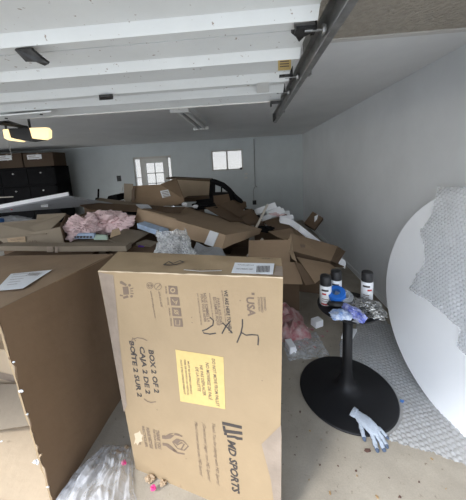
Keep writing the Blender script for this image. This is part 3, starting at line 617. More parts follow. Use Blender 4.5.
for s_, a, b, h in (('FRAGILE THIS END UP', (11, 240), (24, 238.6), 1.6), ('CONTENTS', (11, 243), (20, 242), 1.6), ('GLASS', (28, 242), (37, 241), 2.4)):
    mk('printed_text', text_on(s_, OF, nF, a, b, h, .004), 'ink2', c)
# C: pink paper, two wads
tag(mk('packing_paper', wad(at(82, 226, Y=2.62)+V((0, 0, 0)), (.155, .12, .115), 3, 5, .55, 1.35, rot=.5), 'pink', smooth=False), 'crumpled pink packing paper, smaller front bundle of the two', 'packing paper', 'pink packing paper on the heap')
tag(mk('packing_paper', wad(at(106, 222, Y=2.85), (.28, .17, .135), 9, 5, .5, 1.5, rot=-.15), 'pink'), 'crumpled pink packing paper, larger rounded bundle behind', 'packing paper', 'pink packing paper on the heap')
# E: low carton with printed labels under the pink paper
c, P = closed_carton('flat_carton', 'small tan carton with black printed strip and mint label below the pink paper', at(62, 246, Y=2.33), at(105, 246, Y=2.33), at(70, 238.5, Y=2.62), -.09, 'kraft_g', tape=False, amp=.002)
o = mk('printed_strip', plate([q(70, 233.5, 2.52), q(94, 233.5, 2.52), q(94, 238.6, 2.50), q(68.5, 238.6, 2.50)], .03, V((0, 1, 0))), 'bluish', c)
mk('strip_print', join(*[plate([q(70.5+i*3.2, 236.2, 2.497), q(72.8+i*3.2, 236.2, 2.497), q(72.6+i*3.2, 238, 2.497), q(70.3+i*3.2, 238, 2.497)], .001, V((0, 1, 0))) for i in range(7)]), 'ink', o)
mk('mint_label', plate([q(93, 235, 2.54), q(106, 235.5, 2.54), q(107, 240, 2.48), q(94, 240, 2.48)], .03, V((0, 1, 0))), 'mint', c)
# F: open dark flaps
tag(board('carton_flap_board', 'olive brown board leaning over the heap right of the pink paper', [(109, 240, 2.34), (124, 229, 2.75), (151, 232, 2.75), (127, 247, 2.32)], 'kraft_g', amp=.004), None)
tag(board('carton_flap_board', 'small tan board scrap standing right beside the pink paper', [(110, 238, 2.45), (112, 230, 2.50), (119, 228, 2.52), (121, 234, 2.48)], 'kraft_l', amp=.004), None)
c = closed_carton('small_carton', 'small carton with a purple print beside the bubble wrap', at(136, 243, Y=2.42), at(152, 247, Y=2.36), at(136, 254, Y=2.42), .15, 'kraft_g', tape=False, amp=.002)[0]
mk('purple_print', plate([q(139, 245, 2.40), q(144.5, 246, 2.385), q(144, 249, 2.385), q(138.5, 248, 2.40)], -.02, V((0, 1, 0))), 'purple', c)
# K: pale blue box under the flat carton
c, P = closed_carton('pale_blue_box', 'pale blue and white box wedged under the left end of the long flat carton', at(137, 223.5, Y=2.74), at(161, 231.5, Y=2.52), at(138, 228.5, Y=2.74), .10, 'bluish', tape=False, amp=.001)
# I: large flat carton lying diagonally
c, P = closed_carton('long_flat_carton', 'long flat brown carton lying diagonally on the heap with white tape on its end', at(138, 209.3, Y=3.0), at(225.5, 235, Y=2.35), at(170, 203.5, Y=3.75), .001, 'kraft', tape=False)
for ch in list(c.children): bpy.data.objects.remove(ch)
tA, tB = at(137.5, 209, Y=2.95), at(226, 235, Y=2.30)
bA, bB_ = at(134.5, 222, Y=2.95), at(221.5, 249, Y=2.30)
tC = at(262, 229, Y=3.05); tD = at(185, 206.5, Y=3.75)
bC = at(259.5, 234, Y=3.02); bD = tD+(bA-tA)
body = join(*[crumple_sheet(qq, 12, 12, lambda u, v, p: V((0, 0, 0))) for qq in ([tA, tB, tC, tD], [tA, tB, bB_, bA], [tB, tC, bC, bB_], [tC, tD, bD, bC], [tD, tA, bA, bD], [bA, bB_, bC, bD])])
ORG[c] = V(c.location)
mk('body', warp(body, .007, 5, 3), 'kraft_lit', c)  # same kraft board, colour lightened to stand for daylight on the front face
wn = (tB-tA).cross(bA-tA).normalized(); wn = wn if wn.y < 0 else -wn
l = mk('tape_label', plate([mixp(bA, bB_, t_) if k_ else mixp(tA, tB, t_) for t_, k_ in ((.86, 0), (.94, 0), (.925, 1), (.845, 1))], .012, wn), 'paper', c)
mk('front_lip', plate([tA, mixp(tA, tB, .5), mixp(tA, tB, .5)+V((0, .02, .012)), tA+V((0, .02, .012))], .005, wn), 'kraft_l', c)
# J: bubble wrap bundle in front
def bubbles(px, py, s, h):
    """height of a hexagonal field of round bubbles of pitch s"""
    rw = round(py/(s*.866)); off = (s/2) if rw % 2 else 0
    cx = round((px-off)/s)*s+off; best = (px-cx)**2+(py-rw*s*.866)**2
    for rr in (rw-1, rw+1):
        off = (s/2) if rr % 2 else 0; cx = round((px-off)/s)*s+off; best = min(best, (px-cx)**2+(py-rr*s*.866)**2)
    k = best/(s*.46)**2
    return h*math.sqrt(max(0, 1-k))
BO = at(175, 258, Y=2.12)
def bundle():
    nu, nv = 130, 120; vs = []; fs = []
    for j in range(nv+1):
        v = j/nv
        for i in range(nu+1):
            u = i/nu; a = math.pi*(u*1.1-.05)
            w_ = .195*(1-.42*v)*(1+.22*noise.noise(V((u*3, v*3, 4)))); dpt = .13*(1-.35*v)*(1+.4*noise.noise(V((u*4, v*2.5, 9))))
            n_ = V((-math.cos(a), -math.sin(a), .25)); q_ = BO+V((.02-.065*v-math.cos(a)*w_, .10*v-math.sin(a)*dpt, -.06+.30*v+.035*noise.noise(V((u*5, v*3, 2)))))
            f_ = .022*noise.noise(V((u*7, v*5, 1)))+.012*noise.noise(V((u*16, v*13, 1)))+bubbles(u*.42, v*.34, .021, .007)
            vs.append(q_+n_*f_)
    for j in range(nv):
        for i in range(nu): k = j*(nu+1)+i; fs.append([k, k+1, k+nu+2, k+nu+1])
    return vs, fs
o = mk('bubble_wrap', bundle(), 'bubble_b', smooth=True); tag(o, 'bundle of bubble wrap on the heap right of the pale blue box', 'bubble wrap')
qj = [at(196, 243, Y=2.25), at(222, 250, Y=2.2), at(232, 262, Y=2.0), at(190, 262, Y=2.0)]
o = mk('bubble_wrap', crumple_sheet(qj, 60, 50, lambda u, v, p: V((0, -.6, .5))*bubbles(u*.3, v*.25, .022, .005)+V((.02, .02, .03))*noise.noise(p*7)), 'bubble', smooth=True); tag(o, 'low sheet of bubble wrap under the taped end of the flat carton', 'bubble wrap')

# A: white topped panel and brown sheet behind the pink paper
def slab(name, label, pts, t, mt, cat, edge=None):
    P = [V(p) for p in pts]; c0 = sum(P, V())/len(P); o = thing(name, c0, label, cat); nn = (P[1]-P[0]).cross(P[2]-P[0]).normalized(); nn = nn if nn.z > 0 else -nn
    mk('board', plate(P, -t, nn), mt, o)
    return o, P, nn
o, P, nn = slab('white_panel', 'large white edged flat panel lying on the heap at far left', [at(-40, 216, Y=2.55), at(68, 195.5, Y=2.95), at(118, 204, Y=3.5), at(-30, 211, Y=3.8)], .02, 'silver', 'panel')
a_, b_ = at(-40, 216, Y=2.54), at(68.5, 195.5, Y=2.94)
mk('white_edge', hexa([a_-V((0, 0, .0)), b_-V((0, 0, .0)), b_+V((0, .012, 0)), a_+V((0, .012, 0)), a_+V((0, 0, .042)), b_+V((0, 0, .042)), b_+V((0, .012, .042)), a_+V((0, .012, .042))]), 'foam', o)
mk('blue_sticker', plate([at(41, 205, Y=2.90), at(48, 204, Y=2.92), at(48, 207, Y=2.88), at(41, 207, Y=2.86)], .002, V((0, -1, 0))), 'paper', o)
mk('bolt', lathe([(.008, 0), (.008, -.008)], at(12, 209.5, Y=2.68), axis=(0, 1, 0), n=8), 'redink', o)
board('brown_sheet', 'wide brown cardboard sheet lying flat behind the pink paper', [(74, 202, 3.35), (185, 207.5, 3.2), (180, 213, 3.0), (88, 210, 2.95)], 'kraft_d', amp=.006)
board('brown_sheet', 'thin pale board edge running across below the labelled carton', [(100, 198, 3.7), (150, 205, 3.6), (176, 209, 3.3), (90, 203, 3.4)], 'kraft_g', amp=.006)
tag(mk('plastic_tray', plate([at(136, 205, Y=3.1), at(148, 205, Y=3.1), at(152, 208.5, Y=3.05), at(140, 209, Y=3.05)], -.012), 'silver'), 'small pale plastic piece on the brown sheet edge', 'plastic piece')
tag(mk('foam_scrap', wad(at(184.5, 204.5, Y=3.5), (.035, .03, .03), 2, 3), 'foam'), 'small white foam lump right of the labelled carton', 'foam')
tag(mk('foam_scrap', wad(at(195, 206.5, Y=3.5), (.045, .03, .025), 5, 3), 'foam'), 'small white foam lump behind the long flat carton', 'foam')
tag(mk('plastic_sack', wad(at(9, 222, Y=2.75), (.30, .16, .06), 8, 4, .3), 'silver'), 'grey crumpled plastic sack at the far left of the heap', 'plastic sack')
tag(mk('blue_container', lathe([(.05, 0), (.055, .06), (.05, .08), (.03, .085)], at(-1, 226, Y=2.6), n=20), 'navy'), 'blue plastic container at the left edge of the heap', 'container')
# little clutter behind the heap at left
tag(mk('upright_tool', join(tube([at(98, 201, Y=5.2), at(98.5, 189, Y=5.2)], .018, 8), tube([at(96, 199, Y=5.2), at(101, 200, Y=5.2)], .03, 8)), 'dark'), 'dark upright tool handle behind the heap, left of the wall outlet', 'tool')
tag(mk('dark_bin', plate([at(108, 196, Y=5.0), at(117, 194.5, Y=5.0), at(118, 201, Y=5.0), at(106, 201, Y=5.0)], .3, V((0, 1, 0))), 'dark', bevel=.01), 'small dark bin behind the heap left of the labelled carton', 'bin')
c = thing('step_stool', at(121, 200, Y=5.4), 'small white folding step stool left of the labelled carton', 'stool')
mk('leg', tube([at(119, 202, Y=5.4), at(123, 185, Y=5.4)], .015, 8), 'whited', c); mk('leg', tube([at(125, 202, Y=5.45), at(124, 185, Y=5.4)], .015, 8), 'whited', c)
mk('step', plate([at(119.5, 192, Y=5.4), at(125, 192, Y=5.4), at(125, 195, Y=5.3), at(119.5, 195, Y=5.3)], .015), 'whited', c)

# G: labelled carton on top of the heap
c = thing('labelled_carton', at(155, 208, Y=3.9), 'brown carton with white shipping label, open on top of the heap before the glazed door', 'box')
Yg = 3.75
def gp(nm, pts, mt='kraft', t=.008, nn=V((0, 1, 0))): return mk(nm, warp(plate([at(*p[:2], Y=p[2]) for p in pts], t, nn), .003), mt, c)
gp('front_panel', [(131, 204, Yg), (132, 186, Yg+.08), (160, 184.5, Yg+.05), (176, 178, Yg+.3), (184, 199.5, Yg), (178, 205, Yg-.02), (160, 206, Yg-.02)])
gp('side_panel', [(124, 200, Yg+.12), (124, 183.5, Yg+.15), (133, 184, Yg+.02), (131, 204.5, Yg-.01)], 'kraft_g')
gp('side_panel', [(184, 199.5, Yg), (176, 178, Yg+.3), (178, 186, Yg+.8), (184, 203, Yg+.7), (184, 206, Yg)], 'kraft_d', nn=V((1, 0, 0)))
gp('back_panel', [(126, 206, Yg+.7), (126, 187, Yg+.7), (178, 184, Yg+.7), (182, 206, Yg+.7)], 'kraft_d')
gp('torn_handhold', [(131.5, 190, Yg-.005), (135, 187.5, Yg-.005), (134, 194, Yg-.01), (135.5, 198, Yg-.01), (134, 201, Yg-.01), (131.5, 199, Yg-.005)], 'ink2', .004)
l = gp('shipping_label', [(160, 191, Yg-.012), (168, 189.5, Yg-.012), (170.5, 196, Yg-.012), (162.5, 198, Yg-.012)], 'paper', .004)
mk('label_text', join(*[plate([at(161.5+i*.6, 192+i*1.5, Y=Yg-.016), at(168+i*.5, 190.9+i*1.5, Y=Yg-.016), at(168.1+i*.5, 191.5+i*1.5, Y=Yg-.016), at(161.6+i*.6, 192.6+i*1.5, Y=Yg-.016)], .002, V((0, 1, 0))) for i in range(4)]), 'ink2', l)
gp('fold_flap', [(160, 203, Yg-.01), (184, 198, Yg-.01), (184, 203.5, Yg-.03), (160, 206.5, Yg-.03)], 'kraft', .006)  # folded flap in the same kraft as the front panel
# H: grey open carton behind, with dark frame
c = thing('upright_carton', at(193, 200, Y=4.2), 'large pale grey carton open on its side, right behind the labelled carton', 'box')
Yh = 4.8
def hp(nm, pts, mt='kraft_g', t=.01, nn=V((0, 1, 0))): return mk(nm, warp(plate([at(*p[:2], Y=p[2]) for p in pts], t, nn), .003), mt, c)
hp('back_panel', [(176, 179.5, Yh+.1), (210, 181, Yh), (209.5, 200, Yh), (184, 200.5, Yh)], 'flap')
hp('top_edge', [(166, 177.6, Yh), (209.5, 179.6, Yh-.05), (210, 181.6, Yh-.05), (166, 179, Yh)], 'kraft_d', .45)
hp('bottom_panel', [(184, 198, Yh-.3), (209, 197, Yh-.3), (209, 201, Yh-.32), (184, 202, Yh-.32)], 'kraft_d', .3)
hp('side_panel', [(210, 180, Yh-.1), (212.5, 181, Yh-.1), (211, 203, Yh-.15), (208.5, 202, Yh-.15)], 'dark', .35)
# arched dark chair frame
c = thing('arched_chair', at(222, 210, Y=4.1), 'dark arched back metal chair lying in the heap below the window', 'chair')
Yc = 4.0
arc = [(211, 181), (216, 182.2), (223, 185), (229, 190), (234, 196), (240, 201), (243, 206)]
mk('back_frame', tube([at(a, b, Y=Yc) for a, b in arc], .042, 8), 'dark', c)
mk('rung', tube([at(213, 193, Y=Yc), at(230, 192, Y=Yc)], .014, 6), 'steel', c)
mk('spindle', tube([at(214.5, 183, Y=Yc), at(214.5, 193, Y=Yc)], .012, 6), 'dark', c); mk('spindle', tube([at(221.5, 186, Y=Yc), at(221.5, 193, Y=Yc)], .012, 6), 'dark', c)
mk('leg', tube([at(212, 181, Y=Yc), at(210.5, 197, Y=Yc), at(213, 208, Y=Yc)], .02, 8), 'dark', c)
mk('leg', tube([at(238, 200, Y=Yc), at(246, 207, Y=Yc)], .022, 8), 'dark', c)
mk('seat', plate([at(212, 194, Y=Yc), at(232, 194, Y=Yc), at(236, 208, Y=Yc-.25), at(213, 208, Y=Yc-.25)], -.04), 'dark', c)
# dark boards filling the middle of the heap
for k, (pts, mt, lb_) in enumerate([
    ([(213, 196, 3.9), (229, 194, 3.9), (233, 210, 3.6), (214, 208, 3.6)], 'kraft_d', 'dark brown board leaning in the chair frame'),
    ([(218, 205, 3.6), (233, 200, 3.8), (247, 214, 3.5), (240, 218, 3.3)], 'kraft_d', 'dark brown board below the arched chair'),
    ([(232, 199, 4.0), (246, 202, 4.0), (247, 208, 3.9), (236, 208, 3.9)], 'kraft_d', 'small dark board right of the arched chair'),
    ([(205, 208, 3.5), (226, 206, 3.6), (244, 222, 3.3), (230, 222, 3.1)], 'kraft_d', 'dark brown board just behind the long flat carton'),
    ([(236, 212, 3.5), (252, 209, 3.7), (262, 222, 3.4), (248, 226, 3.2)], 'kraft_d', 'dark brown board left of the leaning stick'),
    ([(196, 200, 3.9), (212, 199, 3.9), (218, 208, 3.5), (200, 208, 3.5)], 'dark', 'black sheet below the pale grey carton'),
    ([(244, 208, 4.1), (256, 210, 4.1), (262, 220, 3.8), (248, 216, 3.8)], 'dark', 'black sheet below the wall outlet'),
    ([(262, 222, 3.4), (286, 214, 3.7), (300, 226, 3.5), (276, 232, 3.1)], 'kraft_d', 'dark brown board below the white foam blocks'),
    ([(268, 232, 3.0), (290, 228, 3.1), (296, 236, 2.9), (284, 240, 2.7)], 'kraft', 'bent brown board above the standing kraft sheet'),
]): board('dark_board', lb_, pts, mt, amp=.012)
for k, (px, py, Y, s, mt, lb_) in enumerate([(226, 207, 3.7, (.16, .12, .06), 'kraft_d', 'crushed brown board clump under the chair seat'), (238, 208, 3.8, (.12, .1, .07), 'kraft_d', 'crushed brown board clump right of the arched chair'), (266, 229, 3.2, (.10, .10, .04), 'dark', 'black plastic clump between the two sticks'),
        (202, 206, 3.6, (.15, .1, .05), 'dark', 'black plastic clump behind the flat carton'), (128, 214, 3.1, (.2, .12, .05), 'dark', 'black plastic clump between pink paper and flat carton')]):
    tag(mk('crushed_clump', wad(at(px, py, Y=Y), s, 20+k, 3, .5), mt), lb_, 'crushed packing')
# sticks
for a, b, lb_ in (((252.5, 235, 3.1), (267.5, 204.5, 3.5), 'pale stick leaning upward against the white foam blocks'), ((247, 257, 2.7), (262.5, 239, 2.9), 'pale stick pointing down beside the flat carton, lower of two')):
    tag(mk('wooden_stick', tube([at(*a[:2], Y=a[2]), at(*b[:2], Y=b[2])], .019, 4), 'wood'), lb_, 'stick')
# L: white foam blocks
for k, (a, b, d_, t, lb_) in enumerate([
    ((254, 209.5, 3.95), (275, 202, 3.95), (257, 214.5, 3.9), .25, 'white foam block highest and leftmost in the heap'),
    ((261, 217, 3.8), (283, 207.5, 3.8), (263, 221.5, 3.75), .22, 'white foam block just below the highest one'),
    ((266, 212, 3.9), (280, 206, 3.9), (267, 215.5, 3.85), .08, 'small white foam block between two others'),
    ((282, 211, 4.0), (289.5, 210.5, 4.0), (282, 216, 3.95), .15, 'upright white foam block right of the foam stack'),
    ((279, 216, 3.6), (293, 214.5, 3.6), (279, 220.5, 3.55), .10, 'white foam block at the head of the long white strip')]):
    A, B, D_ = (at(p[0], p[1], Y=p[2]) for p in (a, b, d_)); P = obox(A, B, D_, t)
    if P(.5, .5, 1).y < P(.5, .5, 0).y: P = obox(A, B, D_, -t)
    tag(mk('foam_block', hexa([P(*c_) for c_ in ((0,0,0),(1,0,0),(1,0,1),(0,0,1),(0,1,0),(1,1,0),(1,1,1),(0,1,1))]), 'foam', bevel=.006), lb_, 'foam block', 'white foam blocks on the heap')
tag(mk('red_print_bag', wad(at(277, 214.5, Y=3.8), (.12, .06, .035), 31, 3, .4), 'pink'), 'pale crumpled bag with reddish tint under the foam blocks', 'bag')
# long white L profile
fp = [(281, 217, 3.45), (291, 219, 3.36), (300, 225, 3.22), (346, 261.5, 2.88)]
vs = []
for a, b, Y in fp:
    p = at(a, b, Y=Y); vs += [p, p+V((-.02, -.03, -.075)), p+V((-.03, .03, -.08)), p+V((-.01, .05, -.01))]
fs = []
for i in range(3):
    for k in range(4): fs.append([i*4+k, i*4+(k+1) % 4, i*4+4+(k+1) % 4, i*4+4+k])
fs += [[0, 1, 2, 3], [15, 14, 13, 12]]
tag(mk('foam_strip', (vs, fs), 'foam'), 'long white foam edge strip sloping down toward the right wall', 'foam strip')
# M: cartons and boards at right
board('kraft_board', 'brown board sloping just under the long white strip', [(279, 218.5, 3.7), (297, 226, 3.5), (330, 252, 3.1), (296, 240, 2.95)], 'kraft', amp=.006)
c, P = closed_carton('small_carton', 'small dark carton leaning upright against the right wall side of the heap', at(304, 223, Y=3.9), at(312.5, 211.5, Y=3.95), at(313, 231.5, Y=3.8), .1, 'kraft_d', tape=False, amp=.002)
mk('white_edge_label', plate([at(314.5, 216.5, Y=3.78), at(318.3, 214.5, Y=3.80), at(317, 219.5, Y=3.78), at(314.5, 222, Y=3.76)], .004, V((0, 1, 0))), 'paper', c)
# standing kraft sheets
board('kraft_sheet', 'upright brown cardboard sheet standing left behind the printed carton', [(249, 240, 2.62), (290.5, 239.5, 2.62), (290, 264, 2.5), (248, 264, 2.5)], 'kraft_l' if False else 'kraft', amp=.010)
board('kraft_sheet', 'lower brown cardboard sheet leaning below the upright one', [(270, 263, 2.5), (297, 262, 2.48), (303, 284.5, 2.36), (281, 284, 2.38)], 'kraft', amp=.008)
c = thing('folded_carton', at(320, 262, Y=2.8), 'long brown folded carton lying on the right side of the heap', 'box')
def mp(nm, pts, mt='kraft', t=.007, nn=V((0, .6, -.8))): return mk(nm, warp(plate([at(*p[:2], Y=p[2]) for p in pts], t, nn.normalized()), .004), mt, c)
mp('top_panel', [(291, 233, 2.85), (337.5, 246, 2.95), (331, 260.5, 2.62), (293, 251, 2.58)])
mp('flap', [(291, 233, 2.85), (293, 251, 2.58), (297, 262, 2.42), (291.5, 258, 2.45), (286.5, 243, 2.7)], 'kraft_l')
mp('end_panel', [(337.5, 246, 2.95), (345.5, 251.5, 2.95), (338, 263.5, 2.7), (331, 260.5, 2.62)], 'kraft_d')
mp('side_panel', [(293, 251, 2.58), (331, 260.5, 2.62), (330, 264, 2.7), (296, 257, 2.65)], 'kraft_d')
mp('hole_mark', [(300, 244.5, 2.68), (305, 245, 2.68), (305, 247.5, 2.65), (301, 247.5, 2.65)], 'ink2', .001, V((0, -.6, .8)))
board('kraft_sheet', 'broad brown board fanned out below the folded carton at right', [(297, 257, 2.50), (330, 264, 2.62), (336, 269, 2.50), (315, 284, 2.30)], 'kraft', amp=.006)
board('kraft_sheet', 'narrow brown board lowest at the right foot of the heap', [(294, 262, 2.44), (300, 264, 2.44), (316, 284, 2.33), (305, 285, 2.33)], 'kraft_d', amp=.006)
board('kraft_sheet', 'dark board under the fanned boards next to the right wall', [(324, 262, 2.9), (345, 262, 2.98), (344, 267, 2.85), (332, 266.5, 2.8)], 'kraft_d', amp=.003)
for i, (x, y, z, sx, sy_, sz, rz, w_) in enumerate([(.80, 3.50, 0, .60, .45, .42, -.3, 'under the long white strip'), (.30, 3.02, 0, .46, .32, .52, 0, 'behind the upright brown sheet')]):
    ca, sa = math.cos(rz), math.sin(rz); A = V((x-ca*sx/2+sa*sy_/2, y-sa*sx/2-ca*sy_/2, z))
    closed_carton('brown_carton', 'dark brown closed carton low in the heap, %s' % w_, A, A+V((ca*sx, sa*sx, 0)), A+V((-sa*sy_, ca*sy_, 0)), sz, 'kraft_d', tape=False, seed=i+30, group='cartons low in the heap')

# ------------------------------------------------------------------ pedestal with its clutter
TX, TY, TB, TP, TH = .673, 1.762, .344, .2135, .71
pd = thing('table_pedestal', (TX, TY, 0), 'black round table pedestal standing on the floor with spray cans on its plate', 'table base')
prof = [(.02, 0), (TB-.004, 0), (TB, .004), (TB-.002, .011), (TB-.012, .014), (.22, .022), (.12, .036), (.075, .055), (.055, .085), (.043, .13), (.037, .19), (.034, .26), (.033, TH-.02), (.02, TH-.02)]
mk('base', lathe(prof, (TX, TY, .001), n=96), 'black', pd, smooth=True)
mk('top_plate', lathe([(.02, 0), (TP-.003, 0), (TP, .003), (TP, .010), (TP-.004, .013), (.02, .013)], (TX, TY, TH-.013), n=96), 'black', pd)
mk('collar', lathe([(.034, 0), (.05, .006), (.06, .02), (.02, .02)], (TX, TY, TH-.034), n=32), 'black', pd, smooth=True)
def spray(px, py, label, red):
    p = at(px, py, z=TH); c = thing('spray_can', (p.x, p.y, TH+.001), label, 'spray can', 'spray cans on the pedestal'); z = TH+.001; b = V((p.x, p.y, z))
    r = .041
    mk('can_body', lathe([(r-.003, 0), (r, .003), (r, .145), (r-.006, .160), (.012, .163)], b, n=32), 'can', c, smooth=True)
    mk('cap', lathe([(r-.002, .147), (r-.001, .15), (r-.002, .212), (r-.006, .218), (.005, .218)], b, n=32), 'blackp', c, smooth=True)
    dv = (EYE-b); a0 = math.atan2(dv.y, dv.x)
    def band(z0, z1, a1, a2, mt, nm):
        n_ = 12; vs = []; 
        for i in range(n_+1):
            t = a0+a1+(a2-a1)*i/n_
            for zz in (z0, z1): vs.append(b+V((math.cos(t)*(r+.0006), math.sin(t)*(r+.0006), zz)))
        mk(nm, (vs, [[2*i, 2*i+2, 2*i+3, 2*i+1] for i in range(n_)]), mt, c)
    band(.112, .126, -.7, .5, 'ink', 'label_band'); band(.085, .098, .1 if red else -.6, .9 if red else .1, 'redink', 'label_mark'); band(.05, .056, -.6, .4, 'ink2', 'label_line'); band(.036, .040, -.6, .3, 'ink2', 'label_line'); band(.008, .02, -.8, .8, 'redink' if not red else 'cord', 'label_line')
spray(325.5, 303.5, 'white spray can with black cap, front left one beside the blue tape', False)
spray(335.8, 297.5, 'white spray can with black cap half hidden behind the blue tape', False)
spray(366.5, 299.5, 'white spray can with black cap alone at the right of the plate', True)
def roll(px, py, z, ri, ro, w, ax, mt, label, core):
    p = at(px, py, z=z); c = thing('tape_roll', p, label, 'tape')
    mk('tape_winding', lathe([(ri, -w/2), (ro-.002, -w/2), (ro, -w/2+.002), (ro, w/2-.002), (ro-.002, w/2), (ri, w/2)], p, axis=ax, n=40, closed=True), mt, c)
    mk('core', lathe([(ri-.003, -w/2), (ri, -w/2), (ri, w/2), (ri-.003, w/2)], p, axis=ax, n=40, closed=True), core, c)
roll(336.5, 294, TH+.085, .030, .062, .045, V((-.22, -.30, .92)), 'blue', 'blue masking tape roll lying tilted on the pedestal plate', 'navy')
roll(343.5, 297, TH+.060, .036, .064, .045, V((.1, -.3, .95)), 'clear', 'clear packing tape roll behind the blue tape', 'plate')
tag(mk('black_tool', wad(at(338.5, 304.5, z=TH+.04), (.075, .026, .022), 41, 3, .3, rot=-.25), 'blackp', smooth=True), 'black plastic tool lying before the blue tape roll', 'tool')
tag(mk('wipe_packet', wad(at(341, 315, z=TH+.025), (.075, .045, .028), 43, 4, .3, rot=-.1, zmin=TH+.001), 'packet'), 'small white packet at the front rim of the plate', 'packet')
tag(mk('blue_wrapper', wad(at(353.5, 312, z=TH+.03), (.040, .088, .040), 44, 4, .45, 3, rot=.35, zmin=TH+.001), 'bluefoil'), 'crumpled blue and white printed wrapper in the middle of the plate', 'wrapper')
tag(mk('foil_bag', wad(at(366, 308, z=TH+.03), (.112, .10, .045), 46, 5, .55, 3.2, rot=.5, zmin=TH+.001), 'foil'), 'crumpled silver foil bag at the right of the plate', 'foil bag')
tag(mk('bag_flap', crumple_sheet([at(352, 321, z=TH+.02), at(376, 312, z=TH+.03), at(381, 306, z=TH+.03), at(358, 325, z=TH-.0)], 10, 6, lambda u, v, p: V((0, 0, .01*noise.noise(p*30)))), 'clear'), 'clear plastic rim of film hanging over the front of the plate', 'plastic film')

# ------------------------------------------------------------------ round tabletop leaning at right
RD, AL, BE, DCX, DCY = .7874, .1612, -.1456, 1.3625, 1.567
e1 = V((math.sin(BE), math.cos(BE), 0)); nr = V((math.cos(BE), -math.sin(BE), 0)); e2 = V((0, 0, math.cos(AL)))+nr*math.sin(AL)
DC = V((DCX, DCY, RD*math.cos(AL))); dn = e1.cross(e2).normalized(); dn = dn if dn.dot(nr) < 0 else -dn
td = thing('round_tabletop', (DCX, DCY, 0), 'large white round tabletop standing on edge, leaning against the right wall', 'tabletop')
mk('top_board', lathe([(.05, 0), (RD-.003, 0), (RD, -.003), (RD, -.016), (RD-.012, -.024), (.05, -.024)], DC, axis=dn, n=160), 'white', td)
mk('rim_band', lathe([(RD-.0005, -.004), (RD+.0015, -.005), (RD+.0015, -.014), (RD-.0005, -.015)], DC, axis=dn, n=160, closed=True), 'trim', td)
def inpoly(x, y, P):
    c = False; j = len(P)-1
    for i in range(len(P)):
        if (P[i][1] > y) != (P[j][1] > y) and x < (P[j][0]-P[i][0])*(y-P[i][1])/(P[j][1]-P[i][1])+P[i][0]: c = not c
        j = i
    return c
def poly_grid(P2, s, fn):
    x0 = min(p[0] for p in P2); x1 = max(p[0] for p in P2); y0 = min(p[1] for p in P2); y1 = max(p[1] for p in P2)
    nx, ny = int((x1-x0)/s)+1, int((y1-y0)/s)+1; idx = {}; vs = []; fs = []
    for j in range(ny):
        for i in range(nx):
            x, y = x0+i*s, y0+j*s
            if inpoly(x+.008*noise.noise(V((x*30, y*30, 0))), y+.008*noise.noise(V((x*30, y*30, 7))), P2): idx[i, j] = len(vs); vs.append(fn(x, y))
    for (i, j) in idx:
        q_ = [(i, j), (i+1, j), (i+1, j+1), (i, j+1)]
        if all(k in idx for k in q_): fs.append([idx[k] for k in q_])
    return vs, fs
ob = [(439, 186), (452, 187.5), (480, 186), (500, 230), (500, 375), (480, 365), (466, 355), (456, 346), (458.5, 329), (449, 319.5), (430.6, 303), (407.6, 288.7), (416, 276), (424.6, 264), (424, 250), (419, 230), (430.6, 216), (438, 199)]
P2 = []
for a, b in ob:
    p = onplane(a, b, DC+dn*.02, dn)-DC; P2.append((p.dot(e1), p.dot(e2)))
def fdrape(x, y):
    fold = .03*(noise.noise(V((x*5, y*2.2, 1)))+.3)+.012*noise.noise(V((x*11, y*11, 4)))
    p = DC+e1*x+e2*y+dn*(.010+max(0, fold)+bubbles(x*1.1+.2*y+.015*noise.noise(V((x*5, y*5, 3))), y-.2*x, .029, .009)*(.6+.8*abs(noise.noise(V((x*40, y*40, 5))))))
    k = math.hypot(x, y)
    return p
o = mk('bubble_wrap', poly_grid(P2, .0042, fdrape), 'bubble', smooth=True)
tag(o, 'torn sheet of bubble wrap clinging to the face of the round tabletop', 'bubble wrap')
# bubble wrap on the floor
FP = [(.80, 1.395), (.84, 1.38), (1.0, 1.335), (1.16, 1.262), (1.30, 1.19), (1.43, 1.17), (1.45, 1.9), (1.40, 2.7), (1.15, 2.72), (1.0, 2.45), (.80, 2.30), (.72, 2.05)]
def ffloor(x, y):
    k = max(0, noise.noise(V((x*3.5, y*3.5, 2))))*.02
    inb = math.hypot(x-TX, y-TY) < TB+.012
    if inb: return V((x, y, .0006))
    return V((x, y, .003+k*min(1, (math.hypot(x-TX, y-TY)-TB)*8)+bubbles(x*1.05+.2*y+.02*noise.noise(V((x*4, y*4, 3))), y-.25*x+.02*noise.noise(V((x*4, y*4, 8))), .034, .011)*(.55+.9*abs(noise.noise(V((x*40, y*40, 5)))))))
FPg = poly_grid(FP, .0052, ffloor)
o = mk('bubble_wrap', FPg, 'bubble', smooth=True); tag(o, 'wide sheet of bubble wrap spread on the floor between pedestal and tabletop', 'bubble wrap')
tag(mk('blue_scrap', wad(at(402, 401, z=.02), (.014, .010, .008), 51, 3, .5), 'navy'), 'tiny blue plastic scrap on the floor bubble wrap', 'scrap')

